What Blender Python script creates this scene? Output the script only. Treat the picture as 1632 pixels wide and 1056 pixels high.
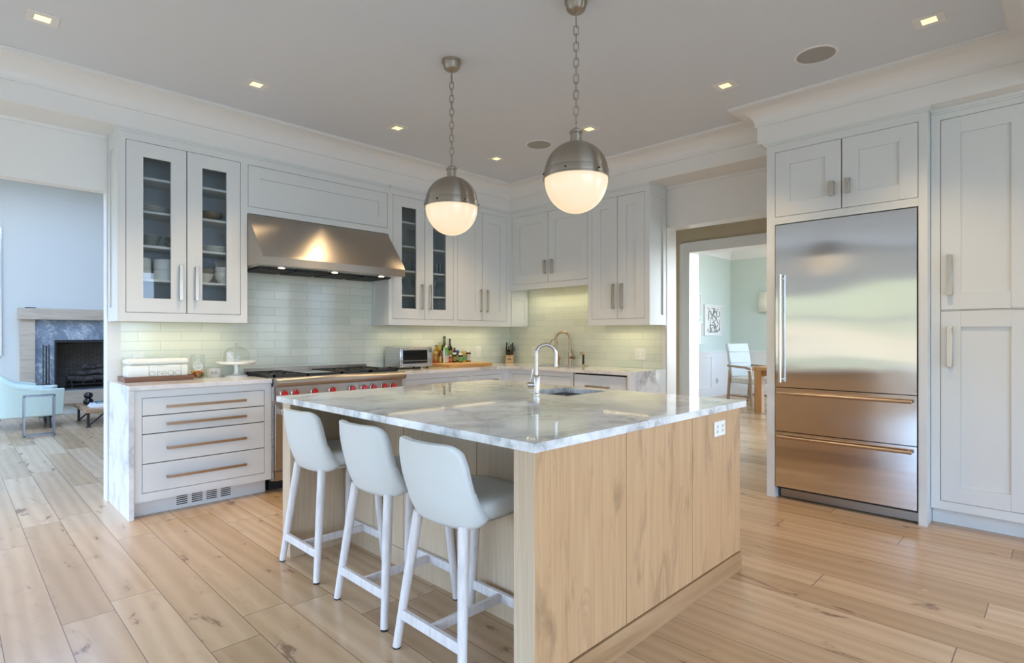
import bpy, bmesh, math, random
from mathutils import Vector, Matrix
for o in list(bpy.data.objects): bpy.data.objects.remove(o, do_unlink=True)
S = bpy.context.scene
COL = S.collection
random.seed(7)
PI = math.pi
R = math.radians

# ------------------------------------------------------------------ camera
cam_data = bpy.data.cameras.new('camera'); cam = bpy.data.objects.new('camera', cam_data); COL.objects.link(cam)
cam.location = (0, 0, 1.27)
cam.rotation_euler = (R(90), 0, R(44.694 - 90))
cam_data.sensor_width = 36; cam_data.lens = 894.5 / 1632 * 36
cam_data.shift_y = 5.5 / 1632
cam_data.clip_start = 0.02; cam_data.clip_end = 200
S.camera = cam

# ------------------------------------------------------------------ colour management
S.view_settings.view_transform = 'Standard'; S.view_settings.look = 'None'
S.view_settings.gamma = 1; S.view_settings.use_curve_mapping = False
S.view_settings.exposure = 0.47
S.cycles.max_bounces = 10; S.cycles.diffuse_bounces = 6; S.cycles.glossy_bounces = 5
S.cycles.transmission_bounces = 8; S.cycles.transparent_max_bounces = 12
S.cycles.caustics_reflective = False; S.cycles.caustics_refractive = False
S.cycles.sample_clamp_indirect = 6; S.cycles.use_denoising = True

# ------------------------------------------------------------------ sky and garden light
W = bpy.data.worlds.new('sky'); S.world = W; W.use_nodes = True
nt = W.node_tree; nt.nodes.clear()
tc = nt.nodes.new('ShaderNodeTexCoord'); sx = nt.nodes.new('ShaderNodeSeparateXYZ')
nt.links.new(tc.outputs['Generated'], sx.inputs[0])
cr = nt.nodes.new('ShaderNodeValToRGB')
mr = nt.nodes.new('ShaderNodeMapRange'); mr.inputs[1].default_value = -0.6; mr.inputs[2].default_value = 0.9
nt.links.new(sx.outputs['Z'], mr.inputs[0]); nt.links.new(mr.outputs[0], cr.inputs[0])
els = cr.color_ramp.elements
els[0].position = 0.0; els[0].color = (0.258, 0.339, 0.412, 1)
els[1].position = 1.0; els[1].color = (0.473, 0.752, 1.373, 1)
for p, c in ((.34, (0.344, 0.451, 0.550, 1)), (.40, (0.573, 0.752, 0.960, 1)), (.46, (0.659, 0.875, 1.208, 1)), (.55, (0.659, 0.903, 1.373, 1))):
    e = els.new(p); e.color = c
# the garden side (towards -X) has lawn and trees up to the eaves line, cool sky above; the terrace side (-Y) is open
gr = nt.nodes.new('ShaderNodeValToRGB'); nt.links.new(mr.outputs[0], gr.inputs[0]); ge = gr.color_ramp.elements
ge[0].position = 0.0; ge[0].color = (.10, .13, .11, 1)
ge[1].position = 1.0; ge[1].color = (.95, 1.42, 2.2, 1)
for p, c in ((.325, (.10, .115, .115, 1)), (.352, (.115, .13, .135, 1)), (.362, (.168, .158, .125, 1)), (.40, (.165, .152, .118, 1)), (.412, (.118, .126, .094, 1)), (.455, (.13, .142, .105, 1)), (.475, (.22, .28, .34, 1)), (.56, (.70, 1.05, 1.58, 1))):
    e = ge.new(p); e.color = c
mx_ = nt.nodes.new('ShaderNodeMapRange'); mx_.inputs[1].default_value = -.75; mx_.inputs[2].default_value = -.45
nt.links.new(sx.outputs['X'], mx_.inputs[0])
wm = nt.nodes.new('ShaderNodeMix'); wm.data_type = 'RGBA'
nt.links.new(mx_.outputs[0], wm.inputs[0]); nt.links.new(gr.outputs[0], wm.inputs[6]); nt.links.new(cr.outputs[0], wm.inputs[7])
bg = nt.nodes.new('ShaderNodeBackground'); bg.inputs[1].default_value = 6.0
wo = nt.nodes.new('ShaderNodeOutputWorld')
# +X sky boosted and warmed, added to light dining room and right floor
mb_ = nt.nodes.new('ShaderNodeMapRange'); mb_.inputs[1].default_value = .25; mb_.inputs[2].default_value = .6; mb_.inputs[3].default_value = 0.0; mb_.inputs[4].default_value = 1.0
nt.links.new(sx.outputs['X'], mb_.inputs[0])
boost_ = nt.nodes.new('ShaderNodeMix'); boost_.data_type = 'RGBA'; boost_.blend_type = 'MULTIPLY'; boost_.inputs[7].default_value = (3.1, 2.6, 2.0, 1); boost_.clamp_result = False
nt.links.new(mb_.outputs[0], boost_.inputs[0]); nt.links.new(wm.outputs[2], boost_.inputs[6])
nt.links.new(boost_.outputs[2], bg.inputs[0]); nt.links.new(bg.outputs[0], wo.inputs[0])

def area(name, loc, rot, sx_, sy_, power, col, portal=False, spread=180):
    L = bpy.data.lights.new(name, 'AREA'); L.shape = 'RECTANGLE'; L.size = sx_; L.size_y = sy_
    L.energy = power; L.color = col; L.spread = R(spread)
    if portal: L.cycles.is_portal = True
    o = bpy.data.objects.new(name, L); COL.objects.link(o); o.location = loc; o.rotation_euler = rot
    return o
# daylight enters through the window openings: light portals for the sky (rot: a lamp looks down -Z)
area('window_portal', (-3.62, .6, 1.3), (0, R(-90), 0), 2.1, 8.6, 1, (1, 1, 1), True)
area('window_portal', (.6, -4.02, 1.4), (R(90), 0, 0), 5.2, 2.5, 1, (1, 1, 1), True)
area('window_portal', (-3.62, 8.5, 1.7), (0, R(-90), 0), 3.1, 5.4, 1, (1, 1, 1), True)
area('window_portal', (1.2, 9.3, 3.88), (0, 0, 0), 1.8, 1.9, 1, (1, 1, 1), True)  # added skylight over the living room
area('window_portal', (.2, 6.75, 3.88), (0, 0, 0), 2.2, 2.1, 1, (1, 1, 1), True)  # added skylight near the kitchen opening
area('window_portal', (4.82, -1.3, 1.55), (0, R(90), 0), 1.5, 1.7, 1, (1, 1, 1), True)  # added window at the right rear
area('window_portal', (12.02, .95, 1.6), (0, R(90), 0), 2.7, 3.5, 1, (1, 1, 1), True)  # added opening in the far dining wall
area('window_portal', (10.3, -1.02, 1.55), (R(90), 0, 0), 3.2, 2.7, 1, (1, 1, 1), True)

# ------------------------------------------------------------------ node materials
def new_mat(name):
    m = bpy.data.materials.new(name); m.use_nodes = True
    n = m.node_tree.nodes; b = n['Principled BSDF']
    return m, m.node_tree, b
def setv(b, **k):
    names = dict(color='Base Color', rough='Roughness', metal='Metallic', spec='Specular IOR Level', trans='Transmission Weight',
                 ior='IOR', coat='Coat Weight', coatr='Coat Roughness', aniso='Anisotropic', anr='Anisotropic Rotation',
                 sheen='Sheen Weight', alpha='Alpha', sss='Subsurface Weight', ems='Emission Strength', emc='Emission Color')
    for a, v in k.items():
        i = b.inputs[names[a]]
        if hasattr(i.default_value, '__len__') and len(v) == 3: v = (*v, 1)
        i.default_value = v
class G:
    """tiny node-graph helper"""
    def __init__(s, nt): s.nt = nt
    def n(s, t, **k):
        x = s.nt.nodes.new('ShaderNode' + t)
        for a, v in k.items(): setattr(x, a, v)
        return x
    def l(s, a, b): s.nt.links.new(a, b)
    def put(s, node, i, v):
        if hasattr(v, 'is_output') or isinstance(v, bpy.types.NodeSocket): s.l(v, node.inputs[i])
        else: node.inputs[i].default_value = v
    def math(s, op, a, b=0.0, c=None):
        x = s.n('Math', operation=op); s.put(x, 0, a); s.put(x, 1, b)
        if c is not None: s.put(x, 2, c)
        return x.outputs[0]
    def coord(s, kind='Object'): return s.n('TexCoord').outputs[kind]
    def sep(s, v):
        x = s.n('SeparateXYZ'); s.l(v, x.inputs[0]); return x.outputs
    def comb(s, x=0.0, y=0.0, z=0.0):
        c = s.n('CombineXYZ'); s.put(c, 0, x); s.put(c, 1, y); s.put(c, 2, z); return c.outputs[0]
    def map(s, v, scale=(1, 1, 1), rot=(0, 0, 0), loc=(0, 0, 0)):
        x = s.n('Mapping'); s.l(v, x.inputs[0]); x.inputs['Scale'].default_value = scale; x.inputs['Rotation'].default_value = rot; x.inputs['Location'].default_value = loc
        return x.outputs[0]
    def noise(s, v, scale=5, detail=3, rough=.5, dist=0, out='Fac'):
        x = s.n('TexNoise'); s.l(v, x.inputs['Vector']); x.inputs['Scale'].default_value = scale; x.inputs['Detail'].default_value = detail
        x.inputs['Roughness'].default_value = rough; x.inputs['Distortion'].default_value = dist; return x.outputs[out]
    def ramp(s, f, stops):
        x = s.n('ValToRGB'); s.l(f, x.inputs[0]); e = x.color_ramp.elements
        e[0].position, e[0].color = stops[0][0], (*stops[0][1], 1); e[1].position, e[1].color = stops[-1][0], (*stops[-1][1], 1)
        for p, c in stops[1:-1]:
            k = e.new(p); k.color = (*c, 1)
        return x.outputs[0]
    def mix(s, f, a, b, mode='MIX'):
        x = s.n('Mix', data_type='RGBA', blend_type=mode); s.put(x, 0, f)
        s.put(x, 6, (*a, 1) if isinstance(a, tuple) and len(a) == 3 else a); s.put(x, 7, (*b, 1) if isinstance(b, tuple) and len(b) == 3 else b)
        return x.outputs[2]
    def bump(s, h, strength=.2, dist=.002):
        x = s.n('Bump'); s.l(h, x.inputs['Height']); x.inputs['Strength'].default_value = strength; x.inputs['Distance'].default_value = dist; return x.outputs[0]
def paint(name, col, rough=.4, var=.02, **k):
    m, t, b = new_mat(name); g = G(t); setv(b, color=col, rough=rough, **k)
    f = g.noise(g.coord(), 3.0, 2)
    c2 = tuple(max(0, c * (1 - var)) for c in col)
    g.l(g.mix(f, col, c2), b.inputs['Base Color'])
    return m
def flat(name, col, rough=.5, **k):
    m, t, b = new_mat(name); setv(b, color=col, rough=rough, **k); return m
def srgb(r, g_, b):
    f = lambda c: (c / 255 / 12.92) if c / 255 <= .04045 else ((c / 255 + .055) / 1.055) ** 2.4
    return (f(r), f(g_), f(b))
def metal(name, col, rough=.3, aniso=0, anr=0, grain=None):
    m, t, b = new_mat(name); g = G(t); setv(b, color=col, rough=rough, metal=1, aniso=aniso, anr=anr)
    if grain:
        v = g.map(g.coord(), grain); f = g.noise(v, 1.0, 4, .6)
        g.l(g.math('MULTIPLY_ADD', f, .16, rough - .08), b.inputs['Roughness'])
        g.l(g.mix(f, tuple(c * .93 for c in col), tuple(min(1, c * 1.05) for c in col)), b.inputs['Base Color'])
    return m
def wood(name, dark, mid, light, grain=(9, 9, .55), rough=.45, knots=0.0, seed=0.0, bump=.06):
    """grain: mapping scale, the smallest axis runs along the fibres"""
    m, t, b = new_mat(name); g = G(t)
    v = g.map(g.coord(), grain, loc=(seed, seed * 1.7, seed * .6))
    f1 = g.noise(v, 2.2, 4, .55, .6); f2 = g.noise(g.map(v, (7, 7, 1.6)), 3.0, 3, .6)
    c = g.ramp(f1, [(.28, dark), (.5, mid), (.74, light)])
    c = g.mix(g.math('MULTIPLY', f2, .30), c, g.mix(1.0, c, tuple(.62 for _ in range(3)), 'MULTIPLY'))
    if knots:
        k = g.noise(g.map(g.coord(), (tuple(a * .13 for a in grain) if grain[0] < 30 else (4.2, 4.2, 1.1)), loc=(seed + 3, 1, seed)), 2.4, 4, .62, .6)
        kf = g.math('MULTIPLY', g.ramp(k, [(.55, (0, 0, 0)), (.78, (1, 1, 1))]), knots)
        c = g.mix(kf, c, tuple(d * .48 for d in dark))
    g.l(c, b.inputs['Base Color']); setv(b, rough=rough)
    g.l(g.bump(f2, bump, .001), b.inputs['Normal'])
    return m

# oak plank floor: boards run along Y, 0.195 m wide
def floor_material():
    m, t, b = new_mat('oak_plank_floor'); g = G(t)
    P = g.coord(); x, y, z = g.sep(P)
    xs = g.math('DIVIDE', g.math('ADD', x, -.944 + 19.5), .195)
    row = g.math('FLOOR', xs); fx = g.math('FRACT', xs)
    wn = g.n('TexWhiteNoise', noise_dimensions='1D'); g.l(row, wn.inputs['W'])
    ys = g.math('ADD', g.math('DIVIDE', y, 1.75), g.math('MULTIPLY', wn.outputs['Value'], 7.3))
    colm = g.math('FLOOR', ys); fy = g.math('FRACT', ys)
    wn2 = g.n('TexWhiteNoise', noise_dimensions='2D'); g.l(g.comb(row, colm), wn2.inputs['Vector'])
    rnd = wn2.outputs['Value']; rc = g.sep(wn2.outputs['Color'])
    # grain coordinates, shifted per board
    off = g.math('MULTIPLY', rnd, 37.0)
    gv = g.comb(g.math('ADD', g.math('MULTIPLY', x, 7.0), off), g.math('ADD', g.math('MULTIPLY', y, .9), off), off)
    f1 = g.noise(gv, 1.5, 4, .55, 1.4)
    rings = g.n('TexWave', wave_type='BANDS', bands_direction='X'); g.l(gv, rings.inputs['Vector'])
    rings.inputs['Scale'].default_value = .55; rings.inputs['Distortion'].default_value = 9; rings.inputs['Detail'].default_value = 3; rings.inputs['Detail Scale'].default_value = .7
    fine = g.noise(g.comb(g.math('MULTIPLY', x, 90), g.math('MULTIPLY', y, 4.0), off), 1.0, 3, .6)
    base = g.ramp(rnd, [(0, (.37, .245, .135)), (.3, (.49, .34, .20)), (.6, (.55, .405, .265)), (.85, (.51, .36, .22)), (1, (.42, .28, .165))])
    c = g.mix(g.math('MULTIPLY', f1, .75), base, g.mix(1.0, base, (1.16, 1.14, 1.12), 'MULTIPLY'))
    c = g.mix(g.math('MULTIPLY', rings.outputs['Fac'], .42), c, g.mix(1.0, c, (.74, .68, .60), 'MULTIPLY'))
    c = g.mix(g.math('MULTIPLY', fine, .36), c, g.mix(1.0, c, (.66, .60, .54), 'MULTIPLY'))
    # knots and dark checks, stretched along the board
    kn = g.noise(g.comb(g.math('ADD', g.math('MULTIPLY', x, 4.2), off), g.math('MULTIPLY', y, 1.5), off), 2.3, 4, .62, .5)
    kf = g.ramp(kn, [(.635, (0, 0, 0)), (.70, (1, 1, 1))])
    c = g.mix(g.math('MULTIPLY', kf, .78), c, (.10, .055, .03))
    halo = g.ramp(kn, [(.54, (0, 0, 0)), (.70, (1, 1, 1))])
    c = g.mix(g.math('MULTIPLY', halo, .25), c, (.28, .16, .085))
    # joints
    ex = g.math('MINIMUM', fx, g.math('SUBTRACT', 1.0, fx)); ey = g.math('MINIMUM', fy, g.math('SUBTRACT', 1.0, fy))
    jx = g.math('LESS_THAN', ex, .009); jy = g.math('LESS_THAN', ey, .0012)
    j = g.math('MAXIMUM', jx, jy)
    c = g.mix(g.math('MULTIPLY', j, .75), c, (.09, .055, .035))
    g.l(c, b.inputs['Base Color'])
    g.l(g.math('MULTIPLY_ADD', f1, .14, .17), b.inputs['Roughness'])
    setv(b, spec=.5)
    h = g.math('SUBTRACT', g.math('MULTIPLY', fine, .25), j)
    g.l(g.bump(h, .25, .0015), b.inputs['Normal'])
    return m
def marble(name, base, grey, warm, scale=1.0, rot=(0, 0, .5), vein=.7, rough=.07):
    m, t, b = new_mat(name); g = G(t)
    v = g.map(g.coord(), (scale, scale, scale), rot)
    d = g.noise(v, 1.1, 5, .6, 0, 'Color')
    v2 = g.n('VectorMath', operation='MULTIPLY_ADD'); g.l(d, v2.inputs[0]); v2.inputs[1].default_value = (1.0, 1.0, 1.0); g.l(v, v2.inputs[2])
    a = g.noise(g.map(v2.outputs[0], (1.0, 2.0, 1.0)), 1.2, 6, .62, .3)
    va = g.math('ABSOLUTE', g.math('SUBTRACT', a, .5))
    f = g.ramp(va, [(0.0, (1, 1, 1)), (.025, (.55, .55, .55)), (.10, (0, 0, 0))])
    cl = g.noise(v2.outputs[0], 1.4, 3, .5)
    mask = g.ramp(cl, [(.36, (0, 0, 0)), (.56, (1, 1, 1))])
    fine = g.noise(g.map(v2.outputs[0], (2, 7, 2)), 3.0, 4, .6)
    c = g.mix(g.math('MULTIPLY', g.ramp(fine, [(.45, (0, 0, 0)), (.75, (1, 1, 1))]), .14), base, tuple(.55 * x + .45 * y for x, y in zip(base, grey)))
    c = g.mix(g.math('MULTIPLY', g.math('MULTIPLY', f, mask), vein), c, grey)
    c = g.mix(g.math('MULTIPLY', g.math('MULTIPLY', f, g.ramp(cl, [(.55, (0, 0, 0)), (.75, (1, 1, 1))])), vein * .8), c, warm)
    g.l(c, b.inputs['Base Color']); setv(b, rough=rough, spec=.5)
    return m
def tile(name, axis):
    m, t, b = new_mat(name); g = G(t)
    x, y, z = g.sep(g.coord()); u = x if axis == 'x' else y
    br = g.n('TexBrick'); g.l(g.comb(u, g.math('ADD', z, -.918), 0.0), br.inputs['Vector'])
    br.offset = .5
    for k, v in (('Scale', 1.0), ('Mortar Size', .0017), ('Mortar Smooth', .3), ('Brick Width', .305), ('Row Height', .0757), ('Bias', 0.0)): br.inputs[k].default_value = v
    br.inputs['Color1'].default_value = (.71, .735, .64, 1); br.inputs['Color2'].default_value = (.63, .675, .585, 1); br.inputs['Mortar'].default_value = (.48, .52, .45, 1)
    g.l(br.outputs['Color'], b.inputs['Base Color']); setv(b, rough=.10, spec=.55)
    g.l(g.bump(g.math('SUBTRACT', 1.0, br.outputs['Fac']), .5, .002), b.inputs['Normal'])
    return m
def fabric(name, c1, c2, scale=260, rough=.9):
    m, t, b = new_mat(name); g = G(t)
    x, y, z = g.sep(g.coord())
    f = g.noise(g.map(g.coord(), (1, 1, .25)), scale * .35, 2, .6)
    w = g.noise(g.map(g.coord(), (1, 1, .1)), 40, 3, .6)
    g.l(g.mix(g.math('MULTIPLY_ADD', w, .6, g.math('MULTIPLY', f, .5)), c1, c2), b.inputs['Base Color']); setv(b, rough=rough, sheen=.15)
    g.l(g.bump(f, .25, .0015), b.inputs['Normal'])
    return m
def clear_glass(name, tint=(1, 1, 1), refl=.09, rough=.0):
    """thin pane: transparent with a Fresnel reflection"""
    m = bpy.data.materials.new(name); m.use_nodes = True; t = m.node_tree; g = G(t)
    t.nodes.remove(t.nodes['Principled BSDF']); out = t.nodes['Material Output']
    tr = g.n('BsdfTransparent'); tr.inputs[0].default_value = (*tint, 1)
    gl = g.n('BsdfGlossy'); gl.inputs['Roughness'].default_value = rough
    lw = g.n('LayerWeight'); lw.inputs[0].default_value = .5
    fr = g.math('MULTIPLY_ADD', g.math('POWER', lw.outputs['Facing'], 4.0), .65, refl * .5)
    mx = g.n('MixShader'); g.l(fr, mx.inputs[0]); g.l(tr.outputs[0], mx.inputs[1]); g.l(gl.outputs[0], mx.inputs[2])
    g.l(mx.outputs[0], out.inputs[0]); return m
def emit(name, col, s):
    m, t, b = new_mat(name); setv(b, color=(.8, .8, .8), emc=col, ems=s, rough=.4); return m

M = {}
M['floor'] = floor_material()
M['cab'] = paint('white_cabinet_paint', (.70, .733, .74), .32, .015)
M['trim'] = paint('white_trim_paint', (.76, .765, .76), .35, .015)
M['wall'] = paint('soft_white_wall_paint', (.78, .785, .775), .6, .02)
M['livwall'] = paint('pale_blue_white_living_paint', (.60, .61, .57), .6, .02)
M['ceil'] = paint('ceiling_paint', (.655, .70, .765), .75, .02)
M['tan'] = paint('tan_hall_paint', (.50, .42, .29), .6, .02)
M['sage'] = paint('sage_dining_paint', (.58, .66, .62), .6, .02)
M['gap'] = flat('dark_gap', (.02, .02, .02), .8)
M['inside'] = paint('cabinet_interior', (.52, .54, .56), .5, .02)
M['tilex'] = tile('glass_tile_range', 'x'); M['tiley'] = tile('glass_tile_sink', 'y')
M['marble'] = marble('island_marble', (.80, .81, .80), (.36, .37, .37), (.45, .37, .28), 1.15, (0, 0, .62), .95, .045)
M['marble2'] = marble('counter_marble', (.78, .775, .76), (.36, .36, .36), (.40, .29, .20), 1.9, (.5, .3, .7), .85, .06)
M['marblew'] = marble('waterfall_marble', (.80, .815, .83), (.40, .43, .46), (.45, .42, .38), 1.5, (.5, .2, .4), .7, .08)
M['steel'] = metal('brushed_stainless', (.60, .60, .61), .26, .75, 0.0, (2, 2, 160))
M['fridge'] = metal('fridge_stainless', (.66, .665, .68), .12, .96, 0.0)
M['hood'] = metal('hood_stainless', (.43, .395, .35), .38, .85, .25)
M['chrome'] = metal('polished_nickel', (.72, .70, .67), .14)
M['nickel'] = metal('brushed_nickel', (.56, .52, .47), .30, .4, 0, (60, 60, 3))
M['bronze'] = metal('champagne_pull', (.46, .34, .235), .34, .3, 0, (60, 60, 60))
M['pendmetal'] = metal('antique_nickel', (.38, .335, .28), .36, .95, .25)
M['brass'] = metal('aged_brass', (.48, .36, .18), .3)
M['black'] = flat('black_cast_iron', (.015, .014, .013), .45)
M['blackgloss'] = flat('black_gloss', (.01, .01, .012), .1)
M['gunmetal'] = metal('gunmetal_tube', (.30, .32, .34), .25)
M['kick'] = metal('shaded_kick_steel', (.36, .355, .34), .4)  # steel darkened to stand for the shade in the fridge toe recess
M['darkmetal'] = metal('dark_iron', (.09, .095, .10), .4)
M['red'] = flat('red_knob_enamel', (.55, .015, .02), .2, coat=.5)
M['isl'] = wood('island_oak', (.48, .285, .135), (.545, .335, .168), (.59, .375, .198), (34, 34, 1.0), .42, .85, 2.0)
M['islbase'] = wood('island_base_oak', (.33, .19, .085), (.42, .25, .12), (.48, .31, .16), (.7, 11, 11), .42, .2, 5.0)
M['isldaylit'] = wood('island_daylit_oak', (.50, .375, .245), (.57, .44, .30), (.63, .505, .365), (60, 60, 1.4), .42, .0, 7.0)  # same oak in a paler copy: cool daylight put into the colour
M['stoolwood'] = wood('whitewashed_wood', (.60, .55, .53), (.70, .655, .63), (.77, .73, .71), (30, 30, 3), .45, 0, 1.0, .03)
M['leather'] = paint('white_leather', (.66, .69, .67), .42, .03)
M['tray'] = wood('walnut_tray', (.085, .032, .013), (.15, .062, .026), (.21, .09, .04), (1.2, 14, 14), .4, 0, 3.0)
M['board'] = wood('maple_board', (.46, .24, .085), (.58, .33, .125), (.66, .40, .17), (1.5, 30, 30), .4, 0, 4.0)
M['blockwood'] = wood('beech_block', (.48, .29, .12), (.58, .37, .17), (.64, .43, .22), (20, 20, 2), .45, 0, 8.0)
M['mantel'] = wood('pale_oak_mantel', (.42, .34, .25), (.52, .43, .33), (.58, .49, .39), (1.0, 9, 9), .5, .2, 6.0)
M['dinwood'] = wood('honey_oak_table', (.30, .15, .055), (.42, .225, .09), (.50, .29, .13), (7, 7, .8), .4, .4, 9.0)
M['chairwood'] = wood('weathered_chair_wood', (.25, .165, .10), (.34, .235, .15), (.40, .29, .20), (12, 12, 1), .5, 0, 10.0)
M['white'] = flat('white_ceramic', (.82, .82, .80), .15, coat=.3)
M['offwhite'] = flat('stoneware', (.70, .68, .63), .25)
M['greyware'] = flat('grey_stoneware', (.20, .22, .21), .3)
M['brownware'] = flat('brown_glaze', (.22, .17, .11), .3)
M['enamel'] = paint('white_enamel', (.80, .84, .80), .18, .02, coat=.4)
M['ink'] = flat('grey_lettering', (.16, .18, .18), .6)
M['plate'] = flat('white_switch_plastic', (.80, .80, .76), .3)
M['pane'] = clear_glass('cabinet_glass', (.86, .90, .92), .07)
M['glass'] = clear_glass('clear_glass', (.93, .95, .95), .07)
M['opal'] = emit('opal_glass_glow', (1.0, .74, .44), .54); setv(M['opal'].node_tree.nodes['Principled BSDF'], color=(.45, .44, .42), rough=.15)
M['lamp'] = emit('warm_downlight', (1.0, .78, .30), 1.0)
M['led'] = emit('warm_led', (1.0, .80, .45), 9)
M['bulb'] = emit('halogen', (1.0, .74, .42), 6)
M['mint'] = fabric('mint_upholstery', (.44, .54, .475), (.57, .655, .58), 220)
M['linen'] = fabric('pale_blue_linen', (.42, .47, .49), (.50, .55, .57), 260)
M['linen2'] = fabric('grey_linen', (.46, .45, .42), (.58, .57, .54), 260)
M['firebrick'] = None

# ------------------------------------------------------------------ mesh builder
OFF = {}
class MB:
    def __init__(s): s.bm = bmesh.new(); s.mi = 0
    def _tag(s, fs):
        for f in fs: f.material_index = s.mi
    def box(s, x0, x1, y0, y1, z0, z1):
        if x0 > x1: x0, x1 = x1, x0
        if y0 > y1: y0, y1 = y1, y0
        if z0 > z1: z0, z1 = z1, z0
        v = [s.bm.verts.new((x, y, z)) for x in (x0, x1) for y in (y0, y1) for z in (z0, z1)]
        q = [(0, 1, 3, 2), (4, 6, 7, 5), (0, 4, 5, 1), (2, 3, 7, 6), (0, 2, 6, 4), (1, 5, 7, 3)]
        s._tag([s.bm.faces.new([v[i] for i in a]) for a in q]); return s
    def hexa(s, p):
        """eight corners: bottom ring of four then top ring of four"""
        v = [s.bm.verts.new(a) for a in p]
        q = [(3, 2, 1, 0), (4, 5, 6, 7), (0, 1, 5, 4), (1, 2, 6, 5), (2, 3, 7, 6), (3, 0, 4, 7)]
        s._tag([s.bm.faces.new([v[i] for i in a]) for a in q]); return s
    def prism(s, poly, fn, a, b):
        """poly: 2D points; fn(u, v, w) -> xyz; extruded from w=a to w=b"""
        A = [s.bm.verts.new(fn(u, v, a)) for u, v in poly]; B = [s.bm.verts.new(fn(u, v, b)) for u, v in poly]
        n = len(poly); fs = [s.bm.faces.new(A[::-1]), s.bm.faces.new(B)]
        for i in range(n): fs.append(s.bm.faces.new((A[i], A[(i + 1) % n], B[(i + 1) % n], B[i])))
        s._tag(fs); return s
    def lathe(s, prof, c=(0, 0, 0), n=32, cap=True, M4=None):
        """prof: (r, z) pairs from bottom to top"""
        rings = []; fs = []
        for r, z in prof:
            ring = []
            for i in range(n):
                a = 2 * PI * i / n; p = Vector((r * math.cos(a), r * math.sin(a), z))
                if M4: p = M4 @ p
                ring.append(s.bm.verts.new(p + Vector(c)))
            rings.append(ring)
        for A, B in zip(rings, rings[1:]):
            for i in range(n): fs.append(s.bm.faces.new((A[i], A[(i + 1) % n], B[(i + 1) % n], B[i])))
        if cap:
            if prof[0][0] > 1e-5: fs.append(s.bm.faces.new(rings[0][::-1]))
            if prof[-1][0] > 1e-5: fs.append(s.bm.faces.new(rings[-1]))
        s._tag(fs); return s
    def tube(s, pts, r, n=10, closed=False, cap=True):
        pts = [Vector(p) for p in pts]; N = len(pts); rs = r if hasattr(r, '__len__') else [r] * N
        up = None; rings = []; fs = []
        for i, p in enumerate(pts):
            if closed: d = pts[(i + 1) % N] - pts[i - 1]
            else: d = pts[min(i + 1, N - 1)] - pts[max(i - 1, 0)]
            d.normalize()
            if up is None:
                up = Vector((0, 0, 1)) if abs(d.z) < .9 else Vector((1, 0, 0))
            a = d.cross(up)
            if a.length < 1e-6: a = d.orthogonal()
            a.normalize(); bb = d.cross(a).normalized(); up = -bb if False else a.cross(d).normalized()
            rings.append([s.bm.verts.new(p + a * (rs[i] * math.cos(2 * PI * k / n)) + bb * (rs[i] * math.sin(2 * PI * k / n))) for k in range(n)])
        m = N if closed else N - 1
        for i in range(m):
            A, B = rings[i], rings[(i + 1) % N]
            for k in range(n): fs.append(s.bm.faces.new((A[k], A[(k + 1) % n], B[(k + 1) % n], B[k])))
        if cap and not closed: fs += [s.bm.faces.new(rings[0][::-1]), s.bm.faces.new(rings[-1])]
        s._tag(fs); return s
    def cyl(s, p0, p1, r0, r1=None, n=20): return s.tube([p0, p1], [r0, r1 if r1 is not None else r0], n)
    def grid(s, fn, nu, nv):
        V = [[s.bm.verts.new(fn(i / nu, j / nv)) for j in range(nv + 1)] for i in range(nu + 1)]
        s._tag([s.bm.faces.new((V[i][j], V[i + 1][j], V[i + 1][j + 1], V[i][j + 1])) for i in range(nu) for j in range(nv)]); return s
    def ell(s, c, r, nu=20, nv=12):
        prof = [(max(1e-6, math.cos(t)), math.sin(t)) for t in [(-PI / 2 + PI * i / nv) for i in range(nv + 1)]]
        s.lathe(prof, c, nu, False, Matrix.Diagonal((r[0], r[1], r[2])))
        return s
    def build(s, name, mat, parent=None, bevel=0, seg=2, smooth=35, sub=0, solid=0, keep=False):
        bm = s.bm
        bmesh.ops.remove_doubles(bm, verts=bm.verts, dist=1e-6)
        if not keep: bmesh.ops.recalc_face_normals(bm, faces=bm.faces)
        off = OFF.get(parent.name, Vector((0, 0, 0))) if parent else Vector((0, 0, 0))
        if off.length: bmesh.ops.translate(bm, verts=bm.verts, vec=-off)
        me = bpy.data.meshes.new(name); bm.to_mesh(me); bm.free()
        for x in (mat if isinstance(mat, (list, tuple)) else [mat]): me.materials.append(x)
        if smooth:
            me.shade_smooth(); me.set_sharp_from_angle(angle=R(smooth))
        o = bpy.data.objects.new(name, me); COL.objects.link(o)
        if parent: o.parent = parent
        OFF[o.name] = off
        if solid: md = o.modifiers.new('thickness', 'SOLIDIFY'); md.thickness = solid; md.offset = 0
        if bevel:
            md = o.modifiers.new('edge', 'BEVEL'); md.width = bevel; md.segments = seg; md.limit_method = 'ANGLE'; md.angle_limit = R(40); md.harden_normals = False
        if sub: md = o.modifiers.new('sub', 'SUBSURF'); md.levels = sub; md.render_levels = sub
        return o
def tag(o, label=None, cat=None, group=None, kind=None):
    if label: o['label'] = label
    if cat: o['category'] = cat
    if group: o['group'] = group
    if kind: o['kind'] = kind
    return o
def thing(name, loc, label, cat, group=None):
    o = bpy.data.objects.new(name, None); o.empty_display_size = .05; COL.objects.link(o); o.location = loc
    OFF[o.name] = Vector(loc); return tag(o, label, cat, group)
def struct(name, mb, mat, **k): return tag(mb.build(name, mat, None, **k), kind='structure')
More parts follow.
